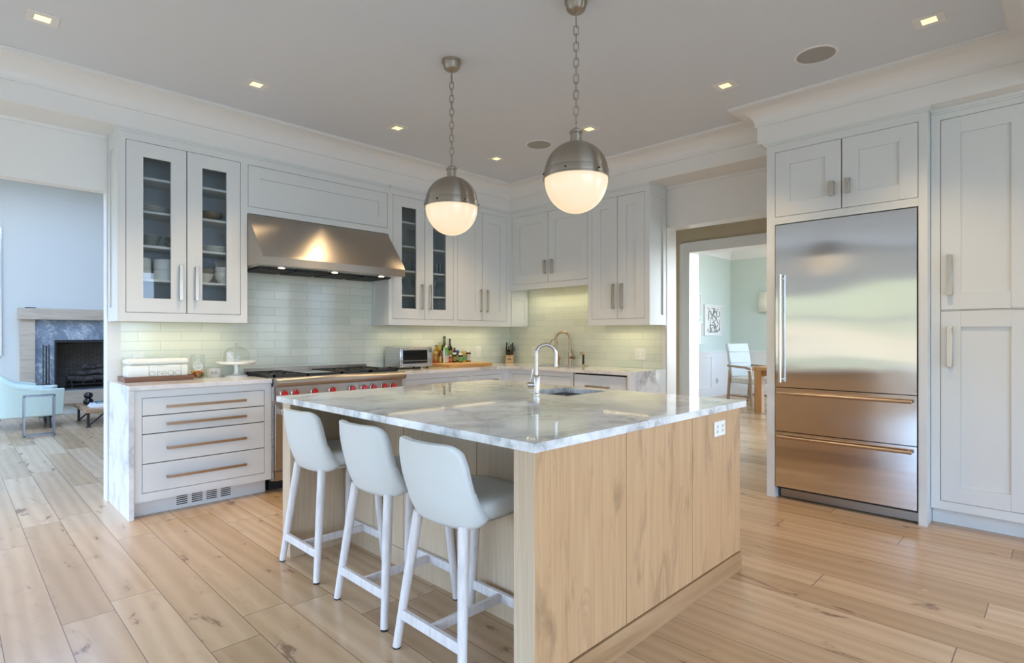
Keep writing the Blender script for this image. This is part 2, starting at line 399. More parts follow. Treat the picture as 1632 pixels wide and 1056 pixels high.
def dup(root, loc, rotz=0, label=None):
    def cp(o, par):
        c = o.copy(); COL.objects.link(c); c.parent = par
        for ch in [x for x in root_children if x.parent == o]: cp(ch, c)
        return c
    root_children = [x for x in COL.objects if x.parent is not None]
    c = root.copy(); COL.objects.link(c); c.location = loc; c.rotation_euler = (0, 0, rotz)
    if label: c['label'] = label
    for ch in [x for x in root_children if x.parent == root]: cp(ch, c)
    return c
def arc(cx, cy, r, a0, a1, n):
    return [(cx + r * math.cos(R(a0 + (a1 - a0) * i / n)), cy + r * math.sin(R(a0 + (a1 - a0) * i / n))) for i in range(n + 1)]
# ================================================================== THE SETTING
CEIL = 3.065; SOF = 2.78
struct('floor', MB().box(-6, 13, -6, 12, -.05, 0), M['floor'])
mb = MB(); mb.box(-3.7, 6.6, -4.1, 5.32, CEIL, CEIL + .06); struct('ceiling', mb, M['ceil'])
# soffits: range wall, sink wall, fridge wall, cross beam over the breakfast opening
FY = 4.855   # frieze face over range wall
def frieze_L():
    mb = MB()
    mb.box(-3.6, 5.32, FY, 5.32, SOF, CEIL)                     # over the range wall and on over the living room opening
    mb.box(4.87, 5.32, 1.755, FY, SOF, CEIL)                    # over the sink wall and the passage
    mb.box(4.552, 5.32, -.25, 1.755, SOF, CEIL)                 # over the fridge and pantry
    mb.box(-3.6, 4.552, -.25, .08, SOF, CEIL)                   # cross beam
    return mb
struct('trim_1', frieze_L(), M['wall'])
# crown moulding swept along the frieze, profile (offset from frieze, z)
def crown(path, name, mat, z0=2.925, z1=CEIL, p=.17):
    """path: corner points with the room on the LEFT of travel"""
    prof = [(0, z0 - .012), (.014, z0 - .012), (.014, z0 + .004)]
    h = z1 - .022 - (z0 + .004); w = p - .014 - .014
    for i in range(1, 9):
        a = i / 8 * PI / 2
        prof.append((.014 + w * (1 - math.cos(a)), z0 + .004 + h * math.sin(a)))
    prof += [(p - .008, z1 - .022), (p - .008, z1 - .014), (p, z1 - .014), (p, z1)]
    prof += [(0, z1)]
    P = [Vector((a, b, 0)) for a, b in path]; n = len(P); mb = MB(); rings = []
    for i in range(n):
        ds = []
        if i > 0: ds.append((P[i] - P[i - 1]).normalized())
        if i < n - 1: ds.append((P[i + 1] - P[i]).normalized())
        ns = [Vector((-d.y, d.x, 0)) for d in ds]
        m = ns[0] if len(ns) == 1 else (ns[0] + ns[1]) / (1 + ns[0].dot(ns[1]))
        rings.append([mb.bm.verts.new(P[i] + m * o + Vector((0, 0, z))) for o, z in prof])
    k = len(prof)
    for A, B in zip(rings, rings[1:]):
        for j in range(k): mb.bm.faces.new((A[j], A[(j + 1) % k], B[(j + 1) % k], B[j]))
    mb.bm.faces.new(rings[0]); mb.bm.faces.new(rings[-1][::-1])
    return struct(name, mb, mat, smooth=30)
crown([(-3.5, .08), (4.552, .08), (4.552, 1.755), (4.87, 1.755), (4.87, FY), (-3.6, FY)], 'trim_2', M['trim'])
# range wall with its white end post, living room opening to the left of it
mb = MB(); mb.box(.868, 5.32, 5.20, 5.32, 0, 2.79); struct('wall_range', mb, M['trim'])
mb = MB(); mb.box(-3.6, .868, 5.205, 5.32, 2.365, 2.79); mb.box(-3.6, .868, 5.19, 5.205, 2.755, 2.78); struct('wall_header_living', mb, M['wall'])
mb = MB(); mb.box(.868, .955, 5.188, 5.2, .918, 1.41); struct('trim_3', mb, M['trim'])
struct('wall_backsplash_range', MB().box(.955, 5.20, 5.188, 5.2, .918, 1.86), M['tilex'])
struct('wall_backsplash_sink', MB().box(5.198, 5.21, 2.96, 5.188, .918, 1.86), M['tiley'])
mb = MB(); mb.box(5.196, 5.21, 2.925, 2.96, .918, 1.41); struct('trim_4', mb, M['trim'])
# sink wall and passage to the hall
mb = MB(); mb.box(5.21, 5.40, 2.92, 5.32, 0, 2.79); struct('wall_sink', mb, M['trim'])
mb = MB(); mb.box(5.21, 5.40, 1.60, 2.92, 2.365, 2.79); mb.box(5.195, 5.21, 1.69, 2.92, 2.755, 2.78); struct('wall_header_passage', mb, M['trim'])
mb = MB(); mb.box(5.21, 5.40, -.3, 1.60, 0, 2.79); mb.box(4.69, 5.21, -.3, .086, 0, 2.79); mb.box(4.69, 5.4, -.3, -.25, 2.79, CEIL); struct('wall_fridge', mb, M['wall'])
# hall: tan wall with the cased opening to the dining room
HX = 6.5; OY0, OY1, OZ = 1.9, 3.335, 2.30
mb = MB(); mb.box(HX, HX + .2, OY1, 5.3, 0, 2.8); mb.box(HX, HX + .2, -1, OY0, 0, 2.8); mb.box(HX, HX + .2, OY0, OY1, OZ, 2.8); struct('wall_hall', mb, M['tan'])
mb = MB(); mb.box(5.4, HX, 4.6, 4.7, 0, 2.8); mb.box(5.4, HX, -1, -.9, 0, 2.8); struct('wall_hall_ends', mb, M['tan'])
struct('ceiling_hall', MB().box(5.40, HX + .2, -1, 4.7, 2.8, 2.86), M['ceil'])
mb = MB()
mb.box(HX - .022, HX, OY1, OY1 + .115, 0, OZ + .115); mb.box(HX - .022, HX, OY0 - .115, OY0, 0, OZ + .115); mb.box(HX - .022, HX, OY0, OY1, OZ, OZ + .115)
mb.box(HX - .030, HX - .022, OY1 + .095, OY1 + .115, 0, OZ + .115); mb.box(HX - .030, HX - .022, OY0 - .115, OY1 + .115, OZ + .095, OZ + .115)
mb.box(HX - .022, HX + .222, OY1 - .012, OY1, 0, OZ); mb.box(HX - .022, HX + .222, OY0, OY0 + .012, 0, OZ); mb.box(HX - .022, HX + .222, OY0, OY1, OZ - .012, OZ)
struct('trim_5', mb, M['trim'])
# dining room
DZ = 3.16
struct('wall_dining_left', MB().box(HX + .2, 12.1, 5.2, 5.3, 0, DZ), M['sage'])
mb = MB(); mb.box(12.0, 12.1, -1.1, -.8, 0, DZ); mb.box(12.0, 12.1, 2.7, 5.2, 0, DZ); mb.box(12, 12.1, -.8, 2.7, 0, .25); mb.box(12, 12.1, -.8, 2.7, 2.95, DZ); struct('wall_dining_far', mb, M['sage'])  # unseen window opening added to brighten the dining room
mb = MB(); mb.box(HX + .2, 8.7, -1.1, -1.0, 0, DZ); mb.box(11.9, 12, -1.1, -1, 0, DZ); mb.box(8.7, 11.9, -1.1, -1, 0, .2); mb.box(8.7, 11.9, -1.1, -1, 2.9, DZ); struct('wall_dining_near', mb, M['sage'])
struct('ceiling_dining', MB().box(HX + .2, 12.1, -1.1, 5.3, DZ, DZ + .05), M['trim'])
crown([(12.0, -1.0), (12.0, 5.2), (6.8, 5.2)], 'trim_6', M['trim'], 2.90, DZ, .2)
mb = MB()   # white wainscot: base, rails, stiles, cap on both walls
def wains(fb, u0, u1, stiles):
    fb(u0, u1, 0, .006, 0, .90); fb(u0, u1, 0, .03, 0, .19); fb(u0, u1, 0, .022, .82, .90); fb(u0, u1, 0, .045, .90, .935)
    for a in stiles: fb(a - .06, a + .06, 0, .022, .19, .82)
wains(lambda a, b, d0, d1, z0, z1: mb.box(a, b, 5.2 - d1, 5.2 - d0, z0, z1), 6.8, 11.995, (7.4, 8.5, 9.7, 11.10, 11.93))
struct('trim_7', mb, M['trim']); mb = MB()
wains(lambda a, b, d0, d1, z0, z1: mb.box(12 - d1, 12 - d0, a, b, z0, z1), 2.75, 5.195, (3.9, 5.05))
struct('trim_8', mb, M['trim'])
# living room
LY = 11.5
mb = MB(); mb.box(-3.6, 1.23, LY, LY + .12, 0, 3.8); mb.box(2.37, 6.5, LY, LY + .12, 0, 3.8); mb.box(1.23, 2.37, LY, LY + .12, 1.2, 3.8); mb.box(1.23, 2.37, LY, LY + .12, 0, .39)
struct('wall_living_far', mb, M['livwall'])
struct('wall_living_right', MB().box(6.4, 6.5, 5.32, LY, 0, 3.8), M['livwall'])
struct('wall_living_near', MB().box(-3.6, 6.5, 5.325, 5.40, 2.79, 3.8), M['livwall'])
struct('wall_living_near_right', MB().box(5.3, 6.5, 5.325, 5.40, 0, 2.79), M['livwall'])
mb = MB(); mb.box(-3.7, -.9, 5.32, LY + .1, 3.8, 3.86); mb.box(-.9, .3, 5.32, 5.7, 3.8, 3.86); mb.box(-.9, .3, 7.8, LY + .1, 3.8, 3.86); mb.box(2.1, 6.5, 5.32, LY + .1, 3.8, 3.86); mb.box(.3, 2.1, 7.8, 8.35, 3.8, 3.86); mb.box(1.3, 2.1, 5.32, 7.8, 3.8, 3.86); mb.box(.3, 1.3, 5.32, 5.7, 3.8, 3.86); mb.box(.3, 2.1, 10.25, LY + .1, 3.8, 3.86); struct('ceiling_living', mb, M['ceil'])  # holes left for the two added skylights
mb = MB()
for x in (.3, 1.17, 2.04): mb.box(x, x + .06, 8.35, 10.25, 3.78, 3.88)
for y in (8.35, 10.19): mb.box(.36, 2.04, y, y + .06, 3.78, 3.88)
struct('added_skylight_1', mb, M['trim']); mb = MB()  # unseen skylight, added to brighten the living room with cool light
for x in (-.9, .17, 1.24): mb.box(x, x + .06, 5.7, 7.8, 3.78, 3.88)
for y in (5.7, 7.74): mb.box(-.84, 1.24, y, y + .06, 3.78, 3.88)
struct('added_skylight_2', mb, M['trim'])  # second unseen skylight, added to brighten the left kitchen floor
# outer walls with window openings
def window_wall(name, n, fb, u0, u1, z0, z1, top, sill_u):
    """fb(u0,u1,d0,d1,z0,z1) makes a box; frame, transom and mullions"""
    w = MB(); b = lambda *a: fb(w, *a)
    if z0 > .01: b(u0, u1, 0, .12, 0, z0)
    b(u0, u1, 0, .12, z1, top)
    struct(name, w, M['trim'])
    f = MB(); b = lambda *a: fb(f, *a)
    k = n
    for i in range(k + 1):
        u = u0 + (u1 - u0) * i / k; hw = .07
        b(max(u0, u - hw), min(u1, u + hw), .02, .10, z0, z1)
    b(u0, u1, .03, .09, z0, z0 + .07); b(u0, u1, .03, .09, z1 - .07, z1); zt = z0 + (z1 - z0) * .66
    b(u0, u1, .04, .08, zt, zt + .06)
    return f
f = window_wall('wall_left', 6, lambda w, a, b, d0, d1, z0, z1: w.box(-3.6 - d1, -3.6 - d0, a, b, z0, z1), -3.9, 5.2, .30, 2.30, CEIL, 0); struct('window_1', f, M['trim'])
f = window_wall('wall_rear', 6, lambda w, a, b, d0, d1, z0, z1: w.box(a, b, -4.0 - d1, -4.0 - d0, z0, z1), -2.0, 3.2, .15, 2.65, CEIL, 0); struct('window_2', f, M['trim'])
f = window_wall('wall_living_left', 4, lambda w, a, b, d0, d1, z0, z1: w.box(-3.6 - d1, -3.6 - d0, a, b, z0, z1), 5.33, LY, .15, 3.25, 3.8, 0); struct('window_3', f, M['trim'])
struct('wall_rear_sides', MB().box(-3.7, -2.0, -4.12, -4, 0, CEIL).box(3.2, 4.8, -4.12, -4, 0, CEIL), M['wall'])
f = window_wall('wall_right_rear', 3, lambda w, a, b, d0, d1, z0, z1: w.box(4.69 + d0, 4.69 + d1, a, b, z0, z1), -2.15, -.45, .8, 2.3, CEIL, 0); struct('added_window', f, M['trim'])  # unseen side window, added to throw warm light on the right floor
struct('wall_right_rear_sides', MB().box(4.69, 4.81, -4.1, -2.15, 0, CEIL).box(4.69, 4.81, -.45, -.3, 0, CEIL), M['wall'])
# ================================================================== CABINETS
# faces: 'x' faces -Y at plane y=F (u = x);  'y' faces -X at plane x=F (u = y); d = depth behind the face (negative = towards the room)
def fx(face, F):
    if face == 'x': return lambda m, u0, u1, d0, d1, z0, z1: m.box(u0, u1, F + d0, F + d1, z0, z1)
    return lambda m, u0, u1, d0, d1, z0, z1: m.box(F + d0, F + d1, u0, u1, z0, z1)
def pt(face, F, u, d, z): return (u, F + d, z) if face == 'x' else (F + d, u, z)
GAP = .0034
def shaker(face, F, u0, u1, z0, z1, stile=.105, rail=None, glass=None, thick=.02, rec=.012, bead=True):
    """inset shaker door as one mesh; glass -> open middle"""
    m = MB(); b = fx(face, F); rail = rail or stile
    u0 += GAP; u1 -= GAP; z0 += GAP; z1 -= GAP
    b(m, u0, u0 + stile, 0, thick, z0, z1); b(m, u1 - stile, u1, 0, thick, z0, z1)
    b(m, u0 + stile, u1 - stile, 0, thick, z0, z0 + rail); b(m, u0 + stile, u1 - stile, 0, thick, z1 - rail, z1)
    if not glass: b(m, u0 + stile, u1 - stile, rec, thick, z0 + rail, z1 - rail)
    return m
def slab(face, F, u0, u1, z0, z1, thick=.02):
    m = MB(); fx(face, F)(m, u0 + GAP, u1 - GAP, 0, thick, z0 + GAP, z1 - GAP); return m
def pull(face, F, u, z0, z1, w=.016, parent=None, mat='nickel', horiz=False, u2=None, proj=.032):
    """flat bar pull with two posts"""
    m = MB(); b = fx(face, F)
    if not horiz:
        b(m, u - w / 2, u + w / 2, -proj, -proj + .010, z0, z1)
        for z in (z0 + .004, z1 - .018): b(m, u - w / 2 + .001, u + w / 2 - .001, -proj + .009, .0, z, z + .014)
    else:
        b(m, u, u2, -proj, -proj + .012, z0, z1)
        for a in (u, u2 - .016): b(m, a, a + .016, -proj + .011, 0, z0 + .001, z1 - .001)
    return m.build('handle', M[mat], parent, bevel=.0015)
def ring_frame(m, b, U0, U1, Z0, Z1, openings, d0=0, d1=.022):
    """face frame: full rectangle minus openings given as rows [(z0,z1,[(u0,u1),...])] from bottom to top"""
    z = Z0
    for z0, z1, us in openings:
        if z0 > z: b(m, U0, U1, d0, d1, z, z0)
        u = U0
        for a, c in us:
            if a > u: b(m, u, a, d0, d1, z0, z1)
            u = c
        if U1 > u: b(m, u, U1, d0, d1, z0, z1)
        z = z1
    if Z1 > z: b(m, U0, U1, d0, d1, z, Z1)
def carcass(face, F, u0, u1, z0, z1, depth, parent, openings, hollow=True, mat='cab', name='carcass', shelves=()):
    m = MB(); b = fx(face, F); zi = z0 + (.03 if z0 > 1 and depth > .3 and name == 'carcass' else 0)
    ring_frame(m, b, u0, u1, z0, z1, openings)
    if hollow:
        b(m, u0, u0 + .018, .022, depth, z0, z1); b(m, u1 - .018, u1, .022, depth, z0, z1)
        b(m, u0 + .018, u1 - .018, .022, depth, zi, zi + .012); b(m, u0 + .018, u1 - .018, .022, depth, z1 - .018, z1)
        o = m.build('carcass', M[mat], parent)
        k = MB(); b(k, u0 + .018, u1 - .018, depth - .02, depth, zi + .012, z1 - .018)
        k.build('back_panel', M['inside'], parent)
        k = MB(); e = .005
        for a0, a1, us in openings:
            for a, c in us:
                mid = (a + c) / 2
                for q0, q1 in ((a, a + e), (mid - e, mid + e), (c - e, c)): b(k, q0, q1, .0205, .0225, a0, a1)
                b(k, a, c, .0205, .0225, a0, a0 + e); b(k, a, c, .0205, .0225, a1 - e, a1)
        k.build('shadow_gap', M['gap'], parent)
    else:
        o = m.build('face_frame', M[mat], parent)
        k = MB(); b(k, u0, u1, .024, depth, zi, z1)
        if zi > z0: b(k, u0, u0 + .018, .024, depth, z0, zi); b(k, u1 - .018, u1, .024, depth, z0, zi)
        k.build('carcass', M[mat], parent)
        k = MB()
        for a0, a1, us in openings:
            for a, c in us: b(k, a, c, .0205, .0238, a0, a1)
        k.build('shadow_gap', M['gap'], parent)
    return o
def cornice(face, F, u0, u1, z, parent, ends=(0, 0)):
    m = MB(); b = fx(face, F); e0, e1 = ends
    b(m, u0 - e0 * .012, u1 + e1 * .012, -.012, 0, z - .012, z); b(m, u0 - e0 * .022, u1 + e1 * .022, -.022, 0, z, z + .018)
    if e0: b(m, u0 - .012, u0, 0, .33, z - .012, z); b(m, u0 - .022, u0, 0, .33, z, z + .018)
    if e1: b(m, u1, u1 + .012, 0, .33, z - .012, z); b(m, u1, u1 + .022, 0, .33, z, z + .018)
    return m.build('cornice', M['cab'], parent)
UF = 4.86; ZB, ZT = 1.37, 2.762
def glass_cabinet(u0, u1, d1, dm, d2, label, left_side, e):
    t = thing('glass_cabinet', (u0, 5.19, ZB), label, 'cabinet', 'glass front wall cabinets')
    carcass('x', UF, u0, u1, ZB, ZT, .328, t, [(1.435, 2.697, [(d1, d2)])])
    cornice('x', UF, u0, u1, ZT, t, e)
    for a, c, hu in ((d1, dm, dm - .045), (dm, d2, dm + .065)):
        dr = shaker('x', UF, a, c, 1.435, 2.697, .105, glass=True).build('door', M['cab'], t, bevel=.001)
        g = MB(); fx('x', UF)(g, a + .10, c - .10, .010, .013, 1.53, 2.60); g.build('glass_pane', M['pane'], dr)
        pull('x', UF, hu, 1.538, 1.806, .024 if d1 < 1 else .018, dr)
    for z in (1.69, 1.943, 2.20, 2.45):
        k = MB(); fx('x', UF)(k, u0 + .02, u1 - .02, .035, .305, z - .018, z); k.build('shelf', M['trim'], t)
    if left_side:
        s = MB(); X = u0; y0, y1 = UF, 5.19
        for a, c, z0, z1 in ((y0 + .024, y0 + .085, ZB, ZT), (y1 - .06, y1, ZB, ZT), (y0 + .085, y1 - .06, ZB, ZB + .105), (y0 + .085, y1 - .06, ZT - .11, ZT)): s.box(X - .010, X, a, c, z0, z1)
        s.box(X - .010, X, y0, y0 + .024, ZB, ZT)
        s.build('side_panel', M['cab'], t, bevel=.001)
    return t
glass_cabinet(.884, 1.774, .924, 1.323, 1.722, 'tall white wall cabinet with two glass doors showing dishes, left of range hood', True, (1, 0))
glass_cabinet(3.156, 4.015, 3.194, 3.593, 3.988, 'white wall cabinet with glass doors showing drinking glasses, right of range hood', True, (0, 0))
# panel cabinet over the hood
t = thing('hood_cabinet', (1.774, 5.19, 2.29), 'white wide cabinet with one recessed panel above the steel range hood', 'cabinet')
carcass('x', UF, 1.774, 3.146, 2.287, ZT, .299, t, [(2.342, 2.693, [(1.779, 3.132)])], hollow=None)
shaker('x', UF, 1.779, 3.132, 2.342, 2.693, .097).build('door', M['cab'], t, bevel=.001); cornice('x', UF, 1.774, 3.146, ZT, t)
# solid corner cabinet
t = thing('corner_cabinet', (4.015, 5.19, ZB), 'white wall cabinet with two solid doors, right of the glass cabinet in the corner', 'cabinet')
carcass('x', UF, 4.015, 5.19, ZB, ZT, .328, t, [(1.435, 2.697, [(4.042, 4.82)])], hollow=None); cornice('x', UF, 4.015, 4.866, ZT, t)
for a, c, hu in ((4.042, 4.422, 4.392), (4.422, 4.82, 4.49)):
    dr = shaker('x', UF, a, c, 1.435, 2.697, .105).build('door', M['cab'], t, bevel=.001); pull('x', UF, hu, 1.536, 1.797, .018, dr)
k = MB()
for a, c, z0, z1 in ((4.895, 4.955, 1.38, 1.80), (5.13, 5.19, 1.38, 1.80), (4.955, 5.13, 1.38, 1.45), (4.955, 5.13, 1.70, 1.80)): k.box(a, c, UF - .010, UF, z0, z1)
k.build('filler_panel', M['cab'], t, bevel=.001)
RF = 4.88
t = thing('sink_wall_cabinet', (5.2, 4.27, 1.81), 'short white wall cabinet with two doors above the back sink', 'cabinet')
carcass('y', RF, 3.677, 4.859, 1.81, ZT, .318, t, [(1.877, 2.69, [(3.681, 4.811)])], hollow=None); cornice('y', RF, 3.677, 4.836, ZT, t)
for a, c, hu in ((4.245, 4.811, 4.29), (3.681, 4.245, 4.182)):
    dr = shaker('y', RF, a, c, 1.877, 2.69, .105).build('door', M['cab'], t, bevel=.001); pull('y', RF, hu, 1.975, 2.136, .026, dr)
t = thing('tall_wall_cabinet', (5.2, 3.3, ZB), 'tall white wall cabinet with two narrow doors beside the dining passage', 'cabinet')
carcass('y', RF, 2.932, 3.675, ZB, ZT, .318, t, [(1.436, 2.697, [(2.976, 3.623)])], hollow=None); cornice('y', RF, 2.932, 3.675, ZT, t, (1, 0))
for a, c, hu in ((3.299, 3.623, 3.345), (2.976, 3.299, 3.245)):
    dr = shaker('y', RF, a, c, 1.436, 2.697, .105).build('door', M['cab'], t, bevel=.001); pull('y', RF, hu, 1.540, 1.798, .026, dr)
k = MB(); Yq = 2.932
for a, c, z0, z1 in ((RF, RF + .085, ZB, ZT), (5.2 - .06, 5.2, ZB, ZT), (RF + .085, 5.14, ZB, ZB + .105), (RF + .085, 5.14, ZT - .11, ZT)): k.box(a, c, Yq - .010, Yq, z0, z1)
k.build('side_panel', M['cab'], t, bevel=.001)
# cabinet over and around the fridge
TF = 4.57
t = thing('fridge_cabinet', (4.9, 1.17, 0), 'white cabinet surround framing the steel refrigerator, two doors above it', 'cabinet')
m = MB(); b = fx('y', TF)
b(m, .658, .707, 0, .63, 0, ZT); b(m, 1.626, 1.690, 0, .63, 0, ZT)
b(m, .707, 1.626, 0, .022, 2.694, ZT); b(m, .707, 1.626, 0, .022, 2.130, 2.187); b(m, .707, 1.626, .022, .6, 2.131, 2.15); b(m, .707, 1.626, .58, .6, 0, ZT)
m.build('carcass', M['cab'], t, bevel=.0015)
k = MB(); b(k, .709, 1.624, .026, .56, 2.155, 2.75); k.build('interior', M['gap'], t)
for a, c, hu in ((1.163, 1.626, 1.225), (.707, 1.163, 1.122)):
    dr = shaker('y', TF, a, c, 2.187, 2.694, .105).build('door', M['cab'], t, bevel=.001); pull('y', TF, hu, 2.287, 2.395, .030, dr)
m = MB(); b(m, .646, 1.702, -.012, 0, 2.750, 2.762); b(m, .636, 1.712, -.022, 0, 2.762, 2.779); b(m, .636, .658, 0, .12, 2.762, 2.779); b(m, 1.69, 1.712, 0, .6, 2.762, 2.779); m.build('cornice', M['cab'], t)
# refrigerator
FF = 4.565
t = thing('refrigerator', (4.9, 1.17, 0), 'built-in stainless steel refrigerator with one tall door over two freezer drawers', 'refrigerator')
m = MB(); m.box(FF + .04, 5.14, .712, 1.621, .072, 2.122); m.build('body', M['gap'], t)  # black lower edge stands in for the shadow under the bottom drawer
def bowed(u0, u1, z0, z1, bow=.004):
    """steel door skin, very slightly bowed and rippled like real sheet metal"""
    m = MB(); N, K = 16, 40
    def p(i, j):
        u = u0 + (u1 - u0) * i; z = z0 + (z1 - z0) * j
        d = -bow * math.sin(PI * j) * .6 + .0009 * math.sin(9.0 * z + 1.5 * math.sin(3.1 * u)) + .0007 * math.sin(5.2 * u + 2 * z) * math.sin(PI * i)
        return (FF + d, u, z)
    m.grid(p, N, K)
    e = [(0, 0), (1, 0), (1, 1), (0, 1)]
    pts = [p(i, j) for i, j in e]
    m.box(FF + .012, FF + .04, u0, u1, z0, z1)
    # close the rim
    rim = [p(i / N, 0) for i in range(N + 1)] + [p(1, j / K) for j in range(1, K + 1)] + [p(1 - i / N, 1) for i in range(1, N + 1)] + [p(0, 1 - j / K) for j in range(1, K)]
    A = [m.bm.verts.new(q) for q in rim]; B = [m.bm.verts.new((FF + .012, q[1], q[2])) for q in rim]
    for i in range(len(rim)): m.bm.faces.new((A[i], A[(i + 1) % len(rim)], B[(i + 1) % len(rim)], B[i]))
    return m
def rod(u0, u1, z0, z1, parent, r=.0115, proj=.045):
    m = MB(); x = FF - proj
    m.cyl((x, u0, z0), (x, u1, z1), r, n=16)
    for f in (.03, .97):
        u = u0 + (u1 - u0) * f; z = z0 + (z1 - z0) * f
        m.cyl((x, u, z), (FF + .005, u, z), .008, n=12)
    return m.build('handle', M['bronze' if u0 != u1 else 'chrome'], parent)
d = bowed(.714, 1.620, .868, 2.122).build('door', M['fridge'], t, smooth=50); rod(1.572, 1.572, .905, 1.735, d)
d = bowed(.714, 1.620, .526, .862, .001).build('drawer', M['fridge'], t, smooth=50); rod(.735, 1.595, .822, .822, d)
d = bowed(.714, 1.620, .094, .520, .001).build('drawer', M['fridge'], t, smooth=50); rod(.735, 1.595, .485, .485, d)
m = MB(); m.box(FF + .06, FF + .40, .712, 1.60, .008, .072); m.build('kick_plate', M['kick'], t)
# pantry
PF = 4.69
t = thing('pantry_cabinet', (5.0, .36, 0), 'tall white pantry cabinet with two stacked doors right of the refrigerator', 'cabinet')
carcass('y', PF, .09, .655, .106, ZT, .50, t, [(.162, 1.431, [(.14, .605)]), (1.435, 2.707, [(.14, .605)])], hollow=None)
m = MB(); fx('y', PF)(m, .09, .655, .06, .5, 0, .106); m.build('toe_kick', M['cab'], t)
m = MB(); b = fx('y', PF); b(m, .09, .655, -.012, 0, 2.745, 2.757); b(m, .09, .655, -.02, 0, 2.757, 2.779); m.build('cornice', M['cab'], t)
for z0, z1, h0, h1 in ((.162, 1.431, 1.061, 1.326), (1.435, 2.707, 1.533, 1.802)):
    dr = shaker('y', PF, .14, .605, z0, z1, .105).build('door', M['cab'], t, bevel=.001); pull('y', PF, .553, h0, h1, .029, dr)
# drawer cabinet left of the range
BF = 4.55
t = thing('drawer_cabinet', (1.38, 4.9, 0), 'white base cabinet with four wide drawers left of the range', 'cabinet')
carcass('x', BF, .912, 1.847, .112, .884, .62, t, [(.170, .372, [(.959, 1.794)]), (.372, .579, [(.959, 1.794)]), (.579, .706, [(.959, 1.794)]), (.706, .832, [(.959, 1.794)])], hollow=None)
for z0, z1, hz in ((.706, .832, .765), (.579, .706, .642), (.372, .579, .471), (.170, .372, .266)):
    dr = slab('x', BF, .959, 1.794, z0, z1).build('drawer', M['cab'], t, bevel=.001)
    pull('x', BF, 1.108, hz - .009, hz + .009, parent=dr, mat='bronze', horiz=True, u2=1.648)
m = MB(); m.box(.912, 1.83, 4.63, 5.15, 0, .112); o = m.build('toe_kick', M['cab'], t)
for i in range(4):
    v = MB(); u = 1.192 + i * .1005
    for j in range(5): v.box(u, u + .072, 4.6285, 4.632, .028 + j * .0145, .035 + j * .0145)
    v.build('vent_slots', M['gap'], o)
# marble counter with waterfall end
m = MB(); m.box(.880, 1.850, 4.533, 5.188, .886, .918); m.box(.880, .9105, 4.533, 5.188, 0, .886)
tag(m.build('countertop', M['marblew'], None, bevel=.002), 'white marble countertop with waterfall end on the drawer cabinet', 'countertop')
# base cabinets right of the range and along the sink wall
t = thing('corner_base_cabinet', (3.8, 4.9, 0), 'white base cabinet with drawers between the range and the corner', 'cabinet')
carcass('x', 4.56, 3.085, 4.56, .112, .884, .62, t, [(.17, .64, [(3.13, 3.957), (4.004, 4.46)]), (.66, .832, [(3.13, 3.957), (4.004, 4.46)])], hollow=None)
for a, c in ((3.13, 3.957), (4.004, 4.46)):
    for z0, z1, hz in ((.66, .832, .772), (.17, .64, .5)):
        dr = slab('x', 4.56, a, c, z0, z1).build('drawer', M['cab'], t, bevel=.001); w = .13 if a > 4 else .25
        pull('x', 4.56, (a + c) / 2 - w, hz - .008, hz + .008, parent=dr, mat='bronze', horiz=True, u2=(a + c) / 2 + w)
m = MB(); m.box(3.1, 4.55, 4.64, 5.15, 0, .112); m.build('toe_kick', M['cab'], t)
t = thing('sink_base_cabinet', (4.9, 4.0, 0), 'white sink base cabinet under the back counter', 'cabinet')
carcass('y', 4.56, 3.625, 4.56, .112, .884, .06, t, [(.17, .64, [(3.656, 4.494)]), (.66, .832, [(3.656, 4.494)])], hollow=None)
slab('y', 4.56, 3.656, 4.494, .66, .832).build('false_drawer_front', M['cab'], t, bevel=.001)
for a, c in ((3.656, 4.075), (4.075, 4.494)): shaker('y', 4.56, a, c, .17, .64, .08).build('door', M['cab'], t, bevel=.001)
m = MB(); m.box(4.64, 5.15, 3.625, 4.54, 0, .112); m.build('toe_kick', M['cab'], t)
t = thing('dishwasher', (4.9, 3.29, 0), 'white panel-front dishwasher beside the marble waterfall end of back counter', 'dishwasher')
m = MB(); m.box(4.60, 5.15, 2.965, 3.618, .05, .884); m.build('body', M['gap'], t)
dr = slab('y', 4.56, 2.975, 3.612, .112, .871).build('door', M['cab'], t, bevel=.001); pull('y', 4.56, 3.174, .748, .766, parent=dr, mat='bronze', horiz=True, u2=3.455)
m = MB(); m.box(4.556, 4.60, 2.952, 2.972, .0, .884); m.build('filler_strip', M['cab'], t)
